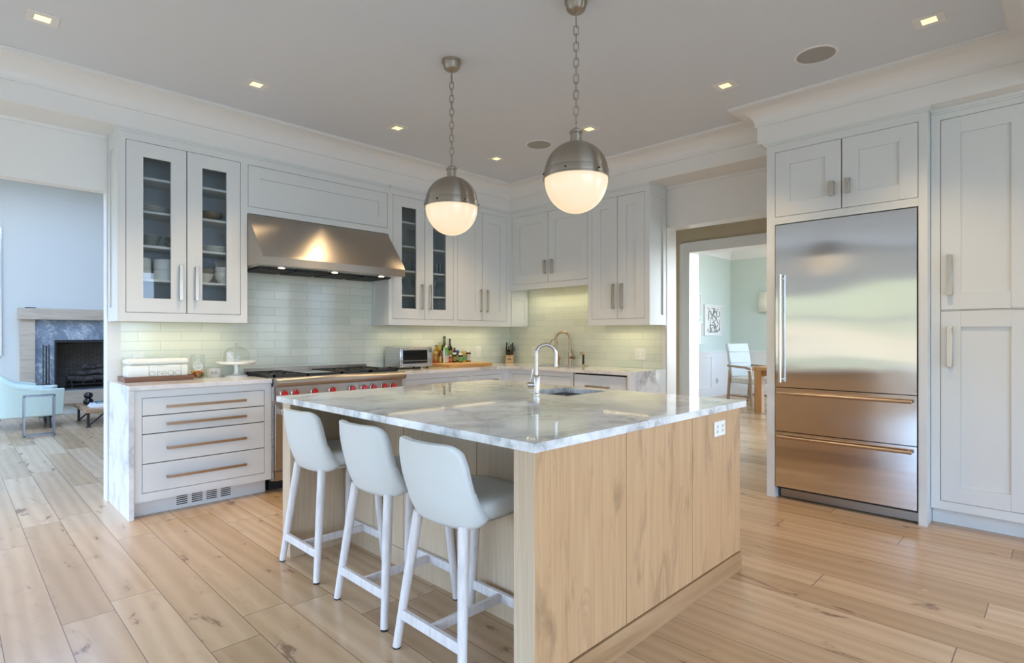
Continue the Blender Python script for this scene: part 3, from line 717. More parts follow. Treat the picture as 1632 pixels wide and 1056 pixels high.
# L-shaped counter with the hole for the back sink
m = MB()
SX0, SX1, SY0, SY1 = 4.73, 5.07, 3.76, 4.40
m.box(3.083, 5.197, 4.533, 5.187, .886, .918)
m.box(4.533, SX0, 2.922, 4.533, .886, .918); m.box(SX1, 5.197, 2.922, 4.533, .886, .918); m.box(SX0, SX1, 2.922, SY0, .886, .918); m.box(SX0, SX1, SY1, 4.533, .886, .918)
m.box(4.533, 5.197, 2.922, 2.952, 0, .886)
tag(m.build('countertop', M['marble2'], None), 'veined marble countertop running round the corner with a waterfall end', 'countertop')
def sink(name, x0, x1, y0, y1, zt, depth, label):
    m = MB(); w = .012
    m.box(x0 - w, x0, y0 - w, y1 + w, zt - depth, zt); m.box(x1, x1 + w, y0 - w, y1 + w, zt - depth, zt); m.box(x0, x1, y0 - w, y0, zt - depth, zt); m.box(x0, x1, y1, y1 + w, zt - depth, zt)
    m.box(x0 - w, x1 + w, y0 - w, y1 + w, zt - depth - w, zt - depth)
    o = tag(m.build(name, M['steel'], None, bevel=.003), label, 'sink')
    k = MB(); k.lathe([(.001, zt - depth + .001), (.045, zt - depth + .001), (.045, zt - depth + .004), (.03, zt - depth + .002), (.001, zt - depth + .002)], ((x0 + x1) / 2, (y0 + y1) / 2, 0), 24); k.build('drain', M['chrome'], o)
    return o
sink('undermount_sink', SX0, SX1, SY0, SY1, .885, .2, 'steel undermount sink set in the back corner counter')

# ================================================================== RANGE AND HOOD
t = thing('range', (2.46, 4.85, 0), 'stainless steel gas range with red knobs and black grates', 'range')
X0, X1 = 1.853, 3.080
m = MB(); m.box(X0, X1, 4.56, 5.17, .09, .905); m.build('body', M['steel'], t)
m = MB(); m.box(X0 + .01, X1 - .01, 4.64, 5.15, .0, .09); m.build('kick_panel', M['gap'], t)
bx_ = [(4.62, .925), (4.62, .862)] + [(4.50 + .0, .852)] + [(4.452 + .036 * (1 - math.cos(R(a))) , .888 + .036 * math.sin(R(a))) for a in (-80, -50, -20, 10, 40, 65, 90)]
m = MB(); m.prism(bx_, lambda u, v, w: (w, u, v), X0, X1); m.build('bullnose', M['hood'], t, smooth=40)
m = MB(); m.box(X0 + .012, X1 - .012, 4.505, 4.56, .735, .855); m.build('control_panel', M['hood'], t)
for kx in (1.925, 2.016, 2.182, 2.342, 2.532, 2.648, 2.744, 2.858, 2.952):
    kn = MB(); T = Matrix.Rotation(R(90), 4, 'X')
    kn.lathe([(.031, .0), (.031, .012), (.026, .016), (.018, .016)], (kx, 4.505, .797), 28, True, T); o = kn.build('knob', M['chrome'], t)
    g = MB(); g.lathe([(.0245, .0161), (.0235, .040), (.020, .044), (.001, .044)], (kx, 4.505, .797), 28, True, T); g.build('knob_face', M['red'], o)
for a, c in ((X0 + .01, 2.30), (2.31, X1 - .01)):
    dm = MB(); dm.box(a, c, 4.515, 4.56, .18, .715); o = dm.build('oven_door', M['hood'], t, bevel=.004)
    w = MB(); w.box(a + .09, c - .09, 4.512, 4.516, .30, .56); w.build('window', M['blackgloss'], o)
    h = MB(); h.cyl((a + .03, 4.455, .655), (c - .03, 4.455, .655), .016, n=16)
    for q in (a + .035, c - .035): h.box(q - .014, q + .014, 4.44, 4.516, .632, .678)
    h.build('handle', M['chrome'], o, bevel=.002)
m = MB(); m.box(X0 + .01, X1 - .01, 4.52, 4.56, .095, .165); m.build('kick_drawer', M['hood'], t)
m = MB(); m.box(X0 + .01, X1 - .01, 4.60, 5.16, .905, .916); m.build('cooktop', M['blackgloss'], t)
m = MB(); m.box(X0 + .01, X1 - .01, 5.155, 5.175, .905, .972); m.build('back_trim', M['hood'], t)
def grate(x0, x1, y0, y1):
    m = MB(); z0, z1 = .930, .946
    for x in (x0, x1 - .016): m.box(x, x + .016, y0, y1, z0 - .014, z1)
    for y in (y0, (y0 + y1) / 2 - .008, y1 - .016): m.box(x0, x1, y, y + .016, z0 - .014, z1)
    for cy_ in (y0 + (y1 - y0) * .27, y0 + (y1 - y0) * .74):
        cx_ = (x0 + x1) / 2
        for dx, dy in ((1, 0), (-1, 0), (0, 1), (0, -1), (.7, .7), (-.7, .7), (.7, -.7), (-.7, -.7)):
            m.tube([(cx_ + dx * .035, cy_ + dy * .035, z1 - .006), (cx_ + dx * .11, cy_ + dy * .11, z1 - .005)], .006, 6)
    m.build('grate', M['black'], t)
    for cy_ in (y0 + (y1 - y0) * .27, y0 + (y1 - y0) * .74):
        k = MB(); k.lathe([(.045, .916), (.045, .924), (.034, .931), (.001, .933)], ((x0 + x1) / 2, cy_, 0), 24); k.build('burner_cap', M['black'], t)
for a, c in ((1.875, 2.17), (2.475, 2.765), (2.772, 3.062)): grate(a, c, 4.575, 5.14)
m = MB(); m.box(2.185, 2.46, 4.62, 5.13, .918, .940); m.build('griddle_cover', M['steel'], t, bevel=.003)
m = MB(); m.box(2.18, 2.465, 4.575, 4.62, .916, .944); m.build('griddle_front_rail', M['black'], t)
t = thing('range_hood', (2.46, 5.0, 1.83), 'brushed stainless steel wall hood with sloped front above the range', 'range hood')
HP = [(5.185, 2.285), (4.862, 2.285), (4.58, 1.945), (4.555, 1.90), (4.555, 1.833), (4.60, 1.833), (4.60, 1.845), (5.185, 1.845)]
m = MB(); m.prism(HP, lambda u, v, w: (w, u, v), 1.776, 3.134); m.build('canopy', M['hood'], t, smooth=20, bevel=.002)
m = MB(); m.box(1.79, 3.12, 4.61, 5.17, 1.835, 1.844); m.build('underside', M['steel'], t)
for i in range(4):
    m = MB(); x = 1.82 + i * .325; m.box(x, x + .30, 4.74, 5.12, 1.826, 1.834)
    for j in range(13): m.box(x + .008 + j * .0225, x + .020 + j * .0225, 4.75, 5.11, 1.819, 1.827)
    m.build('baffle_filter', M['black'], t)
for x in (1.98, 2.46, 2.94):
    m = MB(); m.lathe([(.034, 1.828), (.034, 1.836)], (x, 4.67, 0), 20); o = m.build('lamp_housing', M['chrome'], t)
    k = MB(); k.lathe([(.026, 1.826), (.026, 1.8285)], (x, 4.67, 0), 20); k.build('lamp_lens', M['bulb'], o)
    L = bpy.data.lights.new('hood_lamp', 'SPOT'); L.energy = 4; L.color = (1, .80, .55); L.spot_size = R(110); L.spot_blend = .8; L.shadow_soft_size = .03
    lo = bpy.data.objects.new('hood_lamp', L); COL.objects.link(lo); lo.location = (x, 4.67, 1.80)
# ================================================================== ISLAND
IX0, IX1, IY0, IY1 = 1.383, 3.035, 1.262, 3.245
t = thing('kitchen_island', (2.2, 2.25, 0), 'large oak kitchen island with knee space on the stool side', 'kitchen island')
seams = (IX0, 1.931, 2.49, IX1)
for a, c in zip(seams, seams[1:]):
    m = MB(); m.box(a + .0018, c - .0018, IY0, IY0 + .018, .104, .882); m.build('end_panel', M['isl'], t, bevel=.001)
m = MB(); m.box(IX0 + .003, IX1 - .003, IY0 + .02, IY0 + .10, .10, .88); m.build('end_core', M['isldaylit'], t)
for a in seams[1:3]:
    m = MB(); m.box(a - .004, a + .004, IY0 + .0182, IY0 + .0199, .104, .882); m.build('seam_shadow', M['gap'], t)
m = MB(); m.box(IX0, IX0 + .02, IY0 + .001, IY0 + .098, 0, .882); m.build('end_post', M['isldaylit'], t, bevel=.001)
m = MB(); m.box(IX0 + .002, IX1 + .005, IY0 - .006, IY0 + .02, 0, .098); m.box(IX1 - .02, IX1 + .005, IY0 + .02, IY1, 0, .098); m.build('baseboard', M['islbase'], t, bevel=.001)
m = MB(); m.box(IX0, IX1, IY1 - .10, IY1, 0, .882); m.build('far_end_panel', M['isldaylit'], t, bevel=.001)
ys = [IY1 - .10, 2.552, 1.958, IY0 + .10]
for i, (a, c) in enumerate(zip(ys, ys[1:])):
    mid = (a + c) / 2
    for p, q in ((a, mid), (mid, c)) if i == 0 else ((a, c),):
        m = MB(); m.box(1.745, 1.765, q + .002, p - .002, .110, .882); m.build('knee_panel', M['isldaylit'] if i else M['isldaylit'], t, bevel=.001)
m = MB(); m.box(1.753, 1.77, IY0 + .1, IY1 - .1, 0, .102); m.build('knee_baseboard', M['isldaylit'], t)
m = MB(); m.box(1.766, IX1 - .022, IY0 + .10, IY1 - .10, .02, .66); m.build('core', M['gap'], t)
for a, c in zip((IY0 + .021, 1.92, 2.58), (1.92, 2.58, IY1)):
    m = MB(); m.box(IX1 - .02, IX1, a + .0015, c - .0015, .104, .882); m.build('back_panel', M['isl'], t, bevel=.001)
# island top with sink hole
KX0, KX1, KY0, KY1 = 2.548, 2.945, 2.07, 2.425
A0, A1, B0, B1 = 1.357, 3.058, 1.238, 3.272
m = MB()
m.box(A0, KX0, B0, B1, .883, .9145); m.box(KX1, A1, B0, B1, .883, .9145); m.box(KX0, KX1, B0, KY0, .883, .9145); m.box(KX0, KX1, KY1, B1, .883, .9145)
tag(m.build('island_countertop', M['marble'], None), 'large polished white marble slab topping the oak island', 'countertop')
sink('prep_sink', KX0, KX1, KY0, KY1, .8825, .19, 'small square steel sink set into the island marble')
def outlet(name, face, F, u0, u1, z0, z1, label, gang=1):
    m = MB(); b = fx(face, F); b(m, u0, u1, -.007, 0, z0, z1)
    o = tag(m.build(name, M['plate'], None, bevel=.002), label, 'outlet')
    w = (u1 - u0) / gang
    for g in range(gang):
        c = u0 + w * (g + .5); hw = min(.017, (u1 - u0) * .24)
        if name == 'light_switch' and g == 0 or name == 'light_switch_plate':
            k = MB(); b(k, c - hw, c + hw, -.011, -.006, z0 + .028, z1 - .028); k.build('rocker', M['white'], o, bevel=.001)
        else:
            k = MB(); b(k, c - hw, c + hw, -.0085, -.006, z0 + .02, z1 - .02)
            k.build('receptacle', M['white'], o, bevel=.001)
            k = MB()
            for zz in (.32, .68):
                zc = z0 + (z1 - z0) * zz
                for dx in (-.006, .006): b(k, c + dx - .0012, c + dx + .0012, -.0090, -.0084, zc - .005, zc + .005)
            k.build('slots', M['gap'], o)
    return o
outlet('electrical_outlet', 'x', IY0, 2.712, 2.834, .757, .833, 'white electrical outlet on the oak end of the island', 2)
# faucets --------------------------------------------------------------------------
def gooseneck(t, mat, h, r, reach, tube=.011, drop=.10, dirv=(1, 0)):
    """arched spout in the vertical plane through dirv"""
    m = MB(); dx, dy = dirv; pts = [(0, 0, .05), (0, 0, h - r)]
    for i in range(1, 15):
        a = PI - PI * 1.0 * i / 14
        pts.append((dx * (r + r * math.cos(a)), dy * (r + r * math.cos(a)), h - r + r * math.sin(a)))
    pts.append((dx * 2 * r, dy * 2 * r, h - r - drop * .5)); pts.append((dx * 2 * r, dy * 2 * r, h - r - drop))
    o = OFF[t.name]; pts = [Vector(p) + o for p in pts]
    m.tube(pts, tube, 14); m.cyl(pts[-1] + Vector((0, 0, .0)), pts[-1] - Vector((0, 0, .02)), tube * 1.12, n=16)
    return m.build('spout', M[mat], t, smooth=60)
t = thing('island_faucet', (2.487, 2.255, .9145), 'brushed nickel gooseneck faucet beside the island sink', 'faucet')
gooseneck(t, 'nickel', .298, .058, .17, .0115, .055, (.72, -.69)); P0 = OFF[t.name]
m = MB(); m.lathe([(.024, 0), (.024, .006), (.019, .010), (.019, .105), (.015, .112), (.0125, .116)], P0, 24); m.build('body', M['nickel'], t)
m = MB(); m.cyl(P0 + Vector((0, 0, .058)), P0 + Vector((-.040, .035, .058)), .0165, n=18); m.tube([P0 + Vector((-.034, .030, .062)), P0 + Vector((-.020, .022, .105)), P0 + Vector((-.012, .018, .150))], [.0075, .006, .005], 10); m.build('lever_handle', M['nickel'], t)
t = thing('bridge_faucet', (5.13, 4.125, .918), 'tall champagne gooseneck faucet behind the back sink', 'faucet')
gooseneck(t, 'brass' if False else 'bronze', .385, .085, .17, .0125, .13, (-.45, .89)); P0 = OFF[t.name]
m = MB(); m.lathe([(.026, 0), (.026, .008), (.02, .014), (.02, .15), (.014, .156)], P0, 22); m.build('body', M['bronze'], t)
m = MB(); m.cyl(P0 + Vector((0, 0, .09)), P0 + Vector((0, -.07, .09)), .019, n=16); m.tube([P0 + Vector((0, -.062, .10)), P0 + Vector((0, -.040, .150)), P0 + Vector((0, -.022, .185))], .007, 8); m.build('lever_handle', M['bronze'], t)
t = thing('water_tap', (5.13, 4.305, .918), 'slim filtered water tap left of the tall back faucet', 'faucet')
P0 = OFF[t.name]
m = MB(); m.lathe([(.021, 0), (.021, .006), (.016, .01), (.016, .12), (.008, .13)], P0, 18)
m.tube([P0 + Vector(p) for p in ((0, 0, .12), (0, 0, .25), (-.01, .012, .285), (-.022, .045, .300), (-.035, .075, .285), (-.04, .09, .245))], .0065, 10); m.build('spout', M['bronze'], t, smooth=60)
m = MB(); m.cyl(P0 + Vector((0, 0, .075)), P0 + Vector((0, -.045, .075)), .010, n=12); m.cyl(P0 + Vector((0, -.045, .06)), P0 + Vector((0, -.045, .09)), .008, n=12); m.build('handle', M['bronze'], t)
t = thing('side_sprayer', (5.13, 3.93, .918), 'black handled brass side spray right of the back faucet', 'side spray')
P0 = OFF[t.name]
m = MB(); m.lathe([(.022, 0), (.022, .006), (.014, .016), (.012, .02)], P0, 18); m.build('base', M['brass'], t)
m = MB(); m.lathe([(.012, .02), (.013, .03), (.011, .12), (.012, .125)], P0, 18); m.build('grip', M['blackgloss'], t)
m = MB(); m.lathe([(.012, .125), (.016, .14), (.014, .155), (.004, .16)], P0, 18); m.cyl(P0 + Vector((-.025, .02, .145)), P0 + Vector((.01, -.008, .142)), .017, .013, 16); m.build('spray_head', M['brass'], t)

# ================================================================== STOOLS
def make_stool(label):
    t = thing('counter_stool', (0, 0, 0), label, 'stool', 'white stools along the island')
    # seat: rounded cushion
    m = MB(); N, K = 48, 10
    def cushion(i, j):
        a = 2 * PI * i; ca, sa = math.cos(a), math.sin(a); e = 2 / 4.5
        px = math.copysign(abs(ca) ** e, ca); py = math.copysign(abs(sa) ** e, sa)
        prof = [(.90, .572), (.985, .578), (1.0, .595), (1.0, .612), (.975, .632), (.90, .643), (.7, .647), (.4, .645), (.15, .643), (.01, .643), (.0005, .643)]
        q, z = prof[round(j * K)]
        x = .068 + .195 * px * q; y = .203 * py * q * (1 - .08 * px)
        return (x, y, z - .012 * max(0, px) * (q > .5) + .006 * (abs(py) ** 2) * q)
    m.grid(cushion, N, K)
    bot = [m.bm.verts.new((.068 + .172 * math.copysign(abs(math.cos(2 * PI * i / N)) ** .45, math.cos(2 * PI * i / N)), .18 * math.copysign(abs(math.sin(2 * PI * i / N)) ** .45, math.sin(2 * PI * i / N)), .572)) for i in range(N)]
    m.bm.faces.new(bot)
    m.build('seat', M['leather'], t, smooth=60)
    # backrest: wrapped upholstered shell, outside skin + inside skin
    NU, NV = 28, 22
    def outline(s, v):
        """s in -1..1 across, v in 0..1 up -> y, z on the outer skin"""
        hw = .214 - .018 * v
        z0, z1 = .550, .872
        # round the top corners
        r = .10; e = abs(s)
        drop = 0.0
        if e > .64: drop = .075 * (1 - math.sqrt(max(0, 1 - ((e - .64) / .36) ** 2)))
        lift = 0.0
        if e > .55: lift = .036 * (1 - math.sqrt(max(0, 1 - ((e - .55) / .45) ** 2)))
        z = (z0 + lift) + (z1 - drop - z0 - lift) * v - .004 * (1 - e * e)
        return hw * s, z
    def skin(th):
        def f(i, j):
            s = -1 + 2 * i; v = j
            y, z = outline(s, v)
            lean = -.178 - .072 * v - .010 * math.sin(PI * v)
            wrap = .056 * abs(s) ** 2.4
            under = .016 * (1 - v) ** 8
            return (lean + wrap + under + th, y * (1 - th * .35), z - th * .10 * (1 if v > .5 else -1))
        return f
    m = MB(); A = skin(0); B = skin(.036)
    m.grid(A, NU, NV); m.grid(B, NU, NV)
    rim = [(i / NU, 0) for i in range(NU)] + [(1, j / NV) for j in range(NV)] + [(1 - i / NU, 1) for i in range(NU)] + [(0, 1 - j / NV) for j in range(NV)]
    mid = skin(.018)
    def out(p, q):
        c = Vector((0, 0, .715)); d = Vector((0, p[1], p[2])) - c; d.normalize(); return Vector(p) + Vector((0, d.y, d.z)) * .006
    a = [m.bm.verts.new(A(*k)) for k in rim]; c = [m.bm.verts.new(out(mid(*k), k)) for k in rim]; b = [m.bm.verts.new(B(*k)) for k in rim]
    n = len(rim)
    for k in range(n):
        m.bm.faces.new((a[k], a[(k + 1) % n], c[(k + 1) % n], c[k])); m.bm.faces.new((c[k], c[(k + 1) % n], b[(k + 1) % n], b[k]))
    m.build('backrest', M['leather'], t, smooth=70)
    m = MB()
    m.box(-.12, .17, -.14, -.118, .548, .576); m.box(-.12, .17, .118, .14, .548, .576); m.box(-.145, -.12, -.14, .14, .548, .576); m.box(.17, .192, -.14, .14, .548, .576)
    m.build('seat_frame', M['stoolwood'], t, bevel=.002)
    for sx_, sy_ in ((-1, 1), (-1, -1), (1, 1), (1, -1)):
        m = MB(); top = Vector((-.138 if sx_ < 0 else .180, sy_ * .140, .560)); bt = Vector((sx_ * .2, sy_ * .205, .006))
        m.tube([top, top.lerp(bt, .3), top.lerp(bt, .7), bt], [.0215, .021, .0185, .0165], 18); o = m.build('leg', M['stoolwood'], t)
        k = MB(); k.lathe([(.0165, 0), (.0168, .006)], (bt.x, bt.y, 0), 16); k.build('foot_glide', M['darkmetal'], o)
    z = .122
    def px(sx_, zz): f = (.560 - zz) / .554; return (-.138 + (-.2 + .138) * f) if sx_ < 0 else (.180 + .020 * f)
    yy = .140 + .065 * (.560 - z - .02) / .554
    m = MB(); m.box(px(-1, z) - .010, px(-1, z) + .010, -yy, yy, z, z + .040); m.build('stretcher', M['stoolwood'], t, bevel=.002)
    m = MB(); m.box(px(1, z) - .010, px(1, z) + .010, -yy, yy, z, z + .040); m.build('stretcher', M['stoolwood'], t, bevel=.002)
    m = MB(); m.box(px(-1, z) + .010, px(1, z) - .010, -.009, .009, z + .002, z + .038); m.build('stretcher', M['stoolwood'], t, bevel=.002)
    return t
s0 = make_stool('white leather counter stool at the far end of the island, nearest the range')
s0.location = (1.536, 2.932, 0)
dup(s0, (1.530, 2.294, 0), 0, 'middle white leather counter stool of three along the island')
dup(s0, (1.492, 1.733, 0), R(0), 'white leather counter stool nearest the camera beside the oak end post')

# ================================================================== CEILING FITTINGS
def pendant(name, x, y, label):
    t = thing(name, (x, y, CEIL), label, 'pendant light', 'globe pendants over the island')
    m = MB(); m.lathe([(.012, 2.996), (.040, 3.002), (.050, 3.012), (.056, 3.044), (.062, 3.048), (.062, CEIL)], (x, y, 0), 36); m.build('canopy', M['pendmetal'], t)
    def link(z, rot, parent, name, L=.030, w=.013, r=.0026, mat='pendmetal'):
        m = MB(); pts = []
        for i in range(16):
            a = 2 * PI * i / 16; u = w * math.copysign(abs(math.cos(a)) ** .6, math.cos(a)); v = L * math.copysign(abs(math.sin(a)) ** .6, math.sin(a))
            pts.append((x + u * math.cos(rot), y + u * math.sin(rot), z + v))
        m.tube(pts, r, 8, closed=True); return m.build(name, M[mat], parent, smooth=70)
    link(2.985, .8, t, 'canopy_loop', .014, .014, .003)
    ch = bpy.data.objects.new('chain', None); COL.objects.link(ch); ch.parent = t; OFF[ch.name] = Vector((x, y, CEIL))
    n = 13; z0, z1 = 2.965, 2.405; st = (z0 - z1) / n
    for i in range(n): link(z0 - st * (i + .5), .8 + (PI / 2 if i % 2 else 0) - .2, ch, 'link', st * .60, .0125, .0030)
    link(2.392, .8, t, 'top_loop', .019, .022, .0035)
    m = MB(); m.lathe([(.030, 2.283), (.030, 2.345), (.036, 2.350), (.036, 2.362), (.030, 2.366), (.022, 2.372), (.001, 2.375)], (x, y, 0), 32); m.build('neck', M['pendmetal'], t, smooth=40)
    rr = .170; zc = 2.118
    prof = [(rr * math.sin(a), zc + .02 + (rr - .005) * math.cos(a)) for a in [R(88) - (R(88) - R(10)) * i / 18 for i in range(19)]]
    m = MB(); m.lathe(prof, (x, y, 0), 48, False); m.build('dome', M['pendmetal'], t, smooth=60)
    m = MB(); m.lathe([(.1705, 2.103), (.178, 2.103), (.178, 2.108), (.174, 2.112), (.174, 2.143), (.171, 2.150), (.168, 2.152)], (x, y, 0), 48, False); o = m.build('band', M['pendmetal'], t, smooth=30)
    for i in range(6):
        a = R(20 + 60 * i); k = MB(); c = Vector((x, y, 2.126)); d = Vector((math.cos(a), math.sin(a), 0))
        k.cyl(c + d * .172, c + d * .180, .006, .005, 10); k.build('screw', M['darkmetal'], o)
    prof = [(.1695 * math.sin(a), 2.104 + .182 * math.cos(a) * (1 if math.cos(a) < 0 else 1)) for a in [R(180) - R(92) * i / 24 for i in range(25)]]
    prof[0] = (.0005, prof[0][1])
    m = MB(); m.lathe(prof, (x, y, 0), 48, False); m.build('globe', M['opal'], t, smooth=80)
    L = bpy.data.lights.new('pendant_bulb', 'POINT'); L.energy = 6; L.color = (1, .74, .42); L.shadow_soft_size = .05
    return t
p0 = pendant('pendant_light', 2.335, 2.866, 'nickel and opal glass globe pendant hanging farther from the camera, with its canopy showing')
pendant('pendant_light', 2.381, 1.872, 'nickel and opal glass globe pendant hanging nearer the camera, looking larger')
dl = [(.39, 4.13, 'recessed square downlight above the living room opening, farthest left'), (1.57, 4.13, 'recessed square downlight in front of the left glass cabinet'),
      (2.76, 4.13, 'recessed square downlight left of the far pendant chain, above the hood'), (3.95, 4.13, 'recessed square downlight closest to the corner of the room'),
      (3.95, 2.96, 'recessed square downlight beside the near pendant neck'), (3.95, 1.75, 'recessed square downlight just left of the fridge crown'), (3.95, .56, 'recessed square downlight above the pantry, farthest right')]
for x, y, lab in dl:
    t = thing('recessed_downlight', (x, y, CEIL), lab, 'ceiling light', 'recessed downlights')
    z = CEIL; m = MB()
    for a, b_, c, d in ((-.072, .072, -.072, -.036), (-.072, .072, .036, .072), (-.072, -.036, -.036, .036), (.036, .072, -.036, .036)): m.box(x + a, x + b_, y + c, y + d, z - .005, z)
    m.build('trim_plate', M['trim'], t, bevel=.001)
    m = MB(); m.box(x - .036, x + .036, y - .036, y + .036, z - .002, z - .0005); m.build('lens', M['lamp'], t)
    L = bpy.data.lights.new('downlight', 'SPOT'); L.energy = 56; L.color = (1, .71, .40); L.spot_size = R(95); L.spot_blend = .9; L.shadow_soft_size = .05
    lo = bpy.data.objects.new('downlight', L); COL.objects.link(lo); lo.location = (x, y, z - .02)
for x, y, lab in ((3.94, 3.54, 'round grey ceiling speaker near the room corner'), (3.925, 1.145, 'round grey ceiling speaker in front of the refrigerator')):
    t = thing('ceiling_speaker', (x, y, CEIL), lab, 'speaker', 'ceiling speakers')
    m = MB(); m.lathe([(.112, CEIL - .001), (.112, CEIL - .006), (.124, CEIL - .005), (.126, CEIL)], (x, y, 0), 40, False); m.build('rim', M['trim'], t)
    m = MB(); m.lathe([(.001, CEIL - .004), (.112, CEIL - .004), (.112, CEIL - .001)], (x, y, 0), 40, False); m.build('grille', flat('speaker_grille', (.34, .34, .33), .7) if 'speaker_grille' not in bpy.data.materials else bpy.data.materials['speaker_grille'], t)
# under-cabinet strips with rows of small LEDs
def strip(face, F, u0, u1, z, lab, power):
    t = thing('led_strip', pt(face, F, (u0 + u1) / 2, .12, z), lab, 'light strip', 'under-cabinet light strips')
    m = MB(); b = fx(face, F); b(m, u0, u1, .165, .19, z + .020, z + .030); m.build('housing', M['trim'], t)
    k = MB(); n = int((u1 - u0) / .035)
    for i in range(n):
        u = u0 + (i + .5) * (u1 - u0) / n; b(k, u - .006, u + .006, .171, .184, z + .0185, z + .0202)
    k.build('led_row', M['led'], t); tag(k_last(), kind='stuff')
    ns = max(4, round((u1 - u0) / .11))
    for i in range(ns):
        L = bpy.data.lights.new('led', 'SPOT'); L.energy = power / ns; L.color = (1, .87, .52); L.spot_size = R(150); L.spot_blend = 1; L.shadow_soft_size = .006
        lo = bpy.data.objects.new('led', L); COL.objects.link(lo); lo.location = pt(face, F, u0 + (i + .5) * (u1 - u0) / ns, .1775, z + .013)
def k_last(): return [o for o in COL.objects if o.name.startswith('led_row')][-1]
strip('x', UF, .95, 1.72, ZB, 'warm light strip under the left glass cabinet', 3.2)
strip('x', UF, 3.22, 4.8, ZB, 'warm light strip under the cabinets right of the hood', 7.5)
strip('y', RF, 3.75, 4.75, 1.81, 'warm light strip under the short cabinet above the sink', 6.5)
strip('y', RF, 3.0, 3.6, ZB, 'warm light strip under the tall cabinet by the passage', 3)
# ================================================================== COUNTER THINGS
CT = .918
def lathe_thing(name, prof, c, mat, label, cat, group=None, n=28, smooth=40, parent=None):
    m = MB(); m.lathe(prof, c, n, False); o = m.build(name, mat if not isinstance(mat, str) else M[mat], parent, smooth=smooth)
    return tag(o, label, cat, group) if label else o
# walnut tray with bread box
t = thing('wooden_tray', (1.15, 5.0, CT), 'walnut tray under the white bread box', 'tray')
m = MB(); m.box(.925, 1.383, 4.90, 5.135, CT, CT + .010); m.build('base', M['tray'], t)
for a, c, y0, y1 in ((.925, 1.383, 4.90, 4.914), (.925, 1.383, 5.121, 5.135), (.925, .939, 4.914, 5.121), (1.369, 1.383, 4.914, 5.121)):
    m = MB(); m.box(a, c, y0, y1, CT + .010, CT + .040); m.build('rim', M['tray'], t, bevel=.001)
def rrect(x0, x1, z0, z1, r, n=8):
    return [(x1 - r + r * math.cos(R(a)), z1 - r + r * math.sin(R(a))) for a in [90 * i / n for i in range(n + 1)]] + [(x0 + r + r * math.cos(R(a)), z1 - r + r * math.sin(R(a))) for a in [90 + 90 * i / n for i in range(n + 1)]] + [(x0, z0), (x1, z0)]
t = thing('bread_box', (1.155, 5.03, CT + .01), 'white enamel bread box lettered bread, standing in the walnut tray', 'bread box')
bw = [(.950, 1.358), (4.935, 5.118)]
m = MB(); m.box(.950, 1.358, 4.935, 5.118, CT + .0105, 1.044); m.build('body', M['enamel'], t, bevel=.022, seg=4)
m = MB(); m.box(.947, 1.361, 4.932, 5.121, 1.0455, 1.088); m.build('lid', M['enamel'], t, bevel=.026, seg=5)
m = MB(); m.box(1.12, 1.20, 4.926, 4.934, 1.047, 1.052); m.build('lid_lip', M['enamel'], t, bevel=.002)
def stroke(m, pts, y, r=.0012): m.tube([(a, y, b) for a, b in pts], r, 6)
m = MB(); yb = 4.9352; zb = .958; xh = .036; asc = .078
def circ(cx, rx, a0=0, a1=360, n=22): return [(cx + rx * math.cos(R(a0 + (a1 - a0) * i / n)), zb + xh / 2 + xh / 2 * math.sin(R(a0 + (a1 - a0) * i / n))) for i in range(n + 1)]
stroke(m, [(1.086, zb), (1.086, zb + asc)], yb); stroke(m, [(1.081, zb + asc - .002), (1.086, zb + asc)], yb); stroke(m, circ(1.108, .020), yb)          # b
stroke(m, [(1.143, zb), (1.143, zb + xh)], yb); stroke(m, [(1.143, zb + .022), (1.150, zb + .032), (1.162, zb + xh)], yb); stroke(m, [(1.138, zb), (1.148, zb)], yb)   # r
stroke(m, circ(1.188, .0185, 5, 320), yb); stroke(m, [(1.170, zb + xh / 2), (1.206, zb + xh / 2)], yb)   # e
stroke(m, circ(1.232, .0185), yb); stroke(m, [(1.2525, zb), (1.2525, zb + xh)], yb)    # a
stroke(m, circ(1.282, .0195), yb); stroke(m, [(1.303, zb), (1.303, zb + asc)], yb); stroke(m, [(1.298, zb + asc - .002), (1.303, zb + asc)], yb)    # d
m.build('lettering', M['ink'], t)
def text(body, size, loc, rot, mat, parent, name='lettering', ext=.0006):
    c = bpy.data.curves.new(name, 'FONT'); c.body = body; c.size = size; c.extrude = ext; c.align_x = 'CENTER'; c.align_y = 'CENTER'; c.materials.append(M[mat])
    o = bpy.data.objects.new(name, c); COL.objects.link(o); o.parent = parent; o.location = Vector(loc) - OFF[parent.name]; o.rotation_euler = rot
    bpy.context.view_layer.update(); dg = bpy.context.evaluated_depsgraph_get()
    me = bpy.data.meshes.new_from_object(o.evaluated_get(dg)); q = bpy.data.objects.new(name, me); COL.objects.link(q); q.parent = parent; q.location = o.location; q.rotation_euler = rot
    bpy.data.objects.remove(o, do_unlink=True); q.name = name; return q
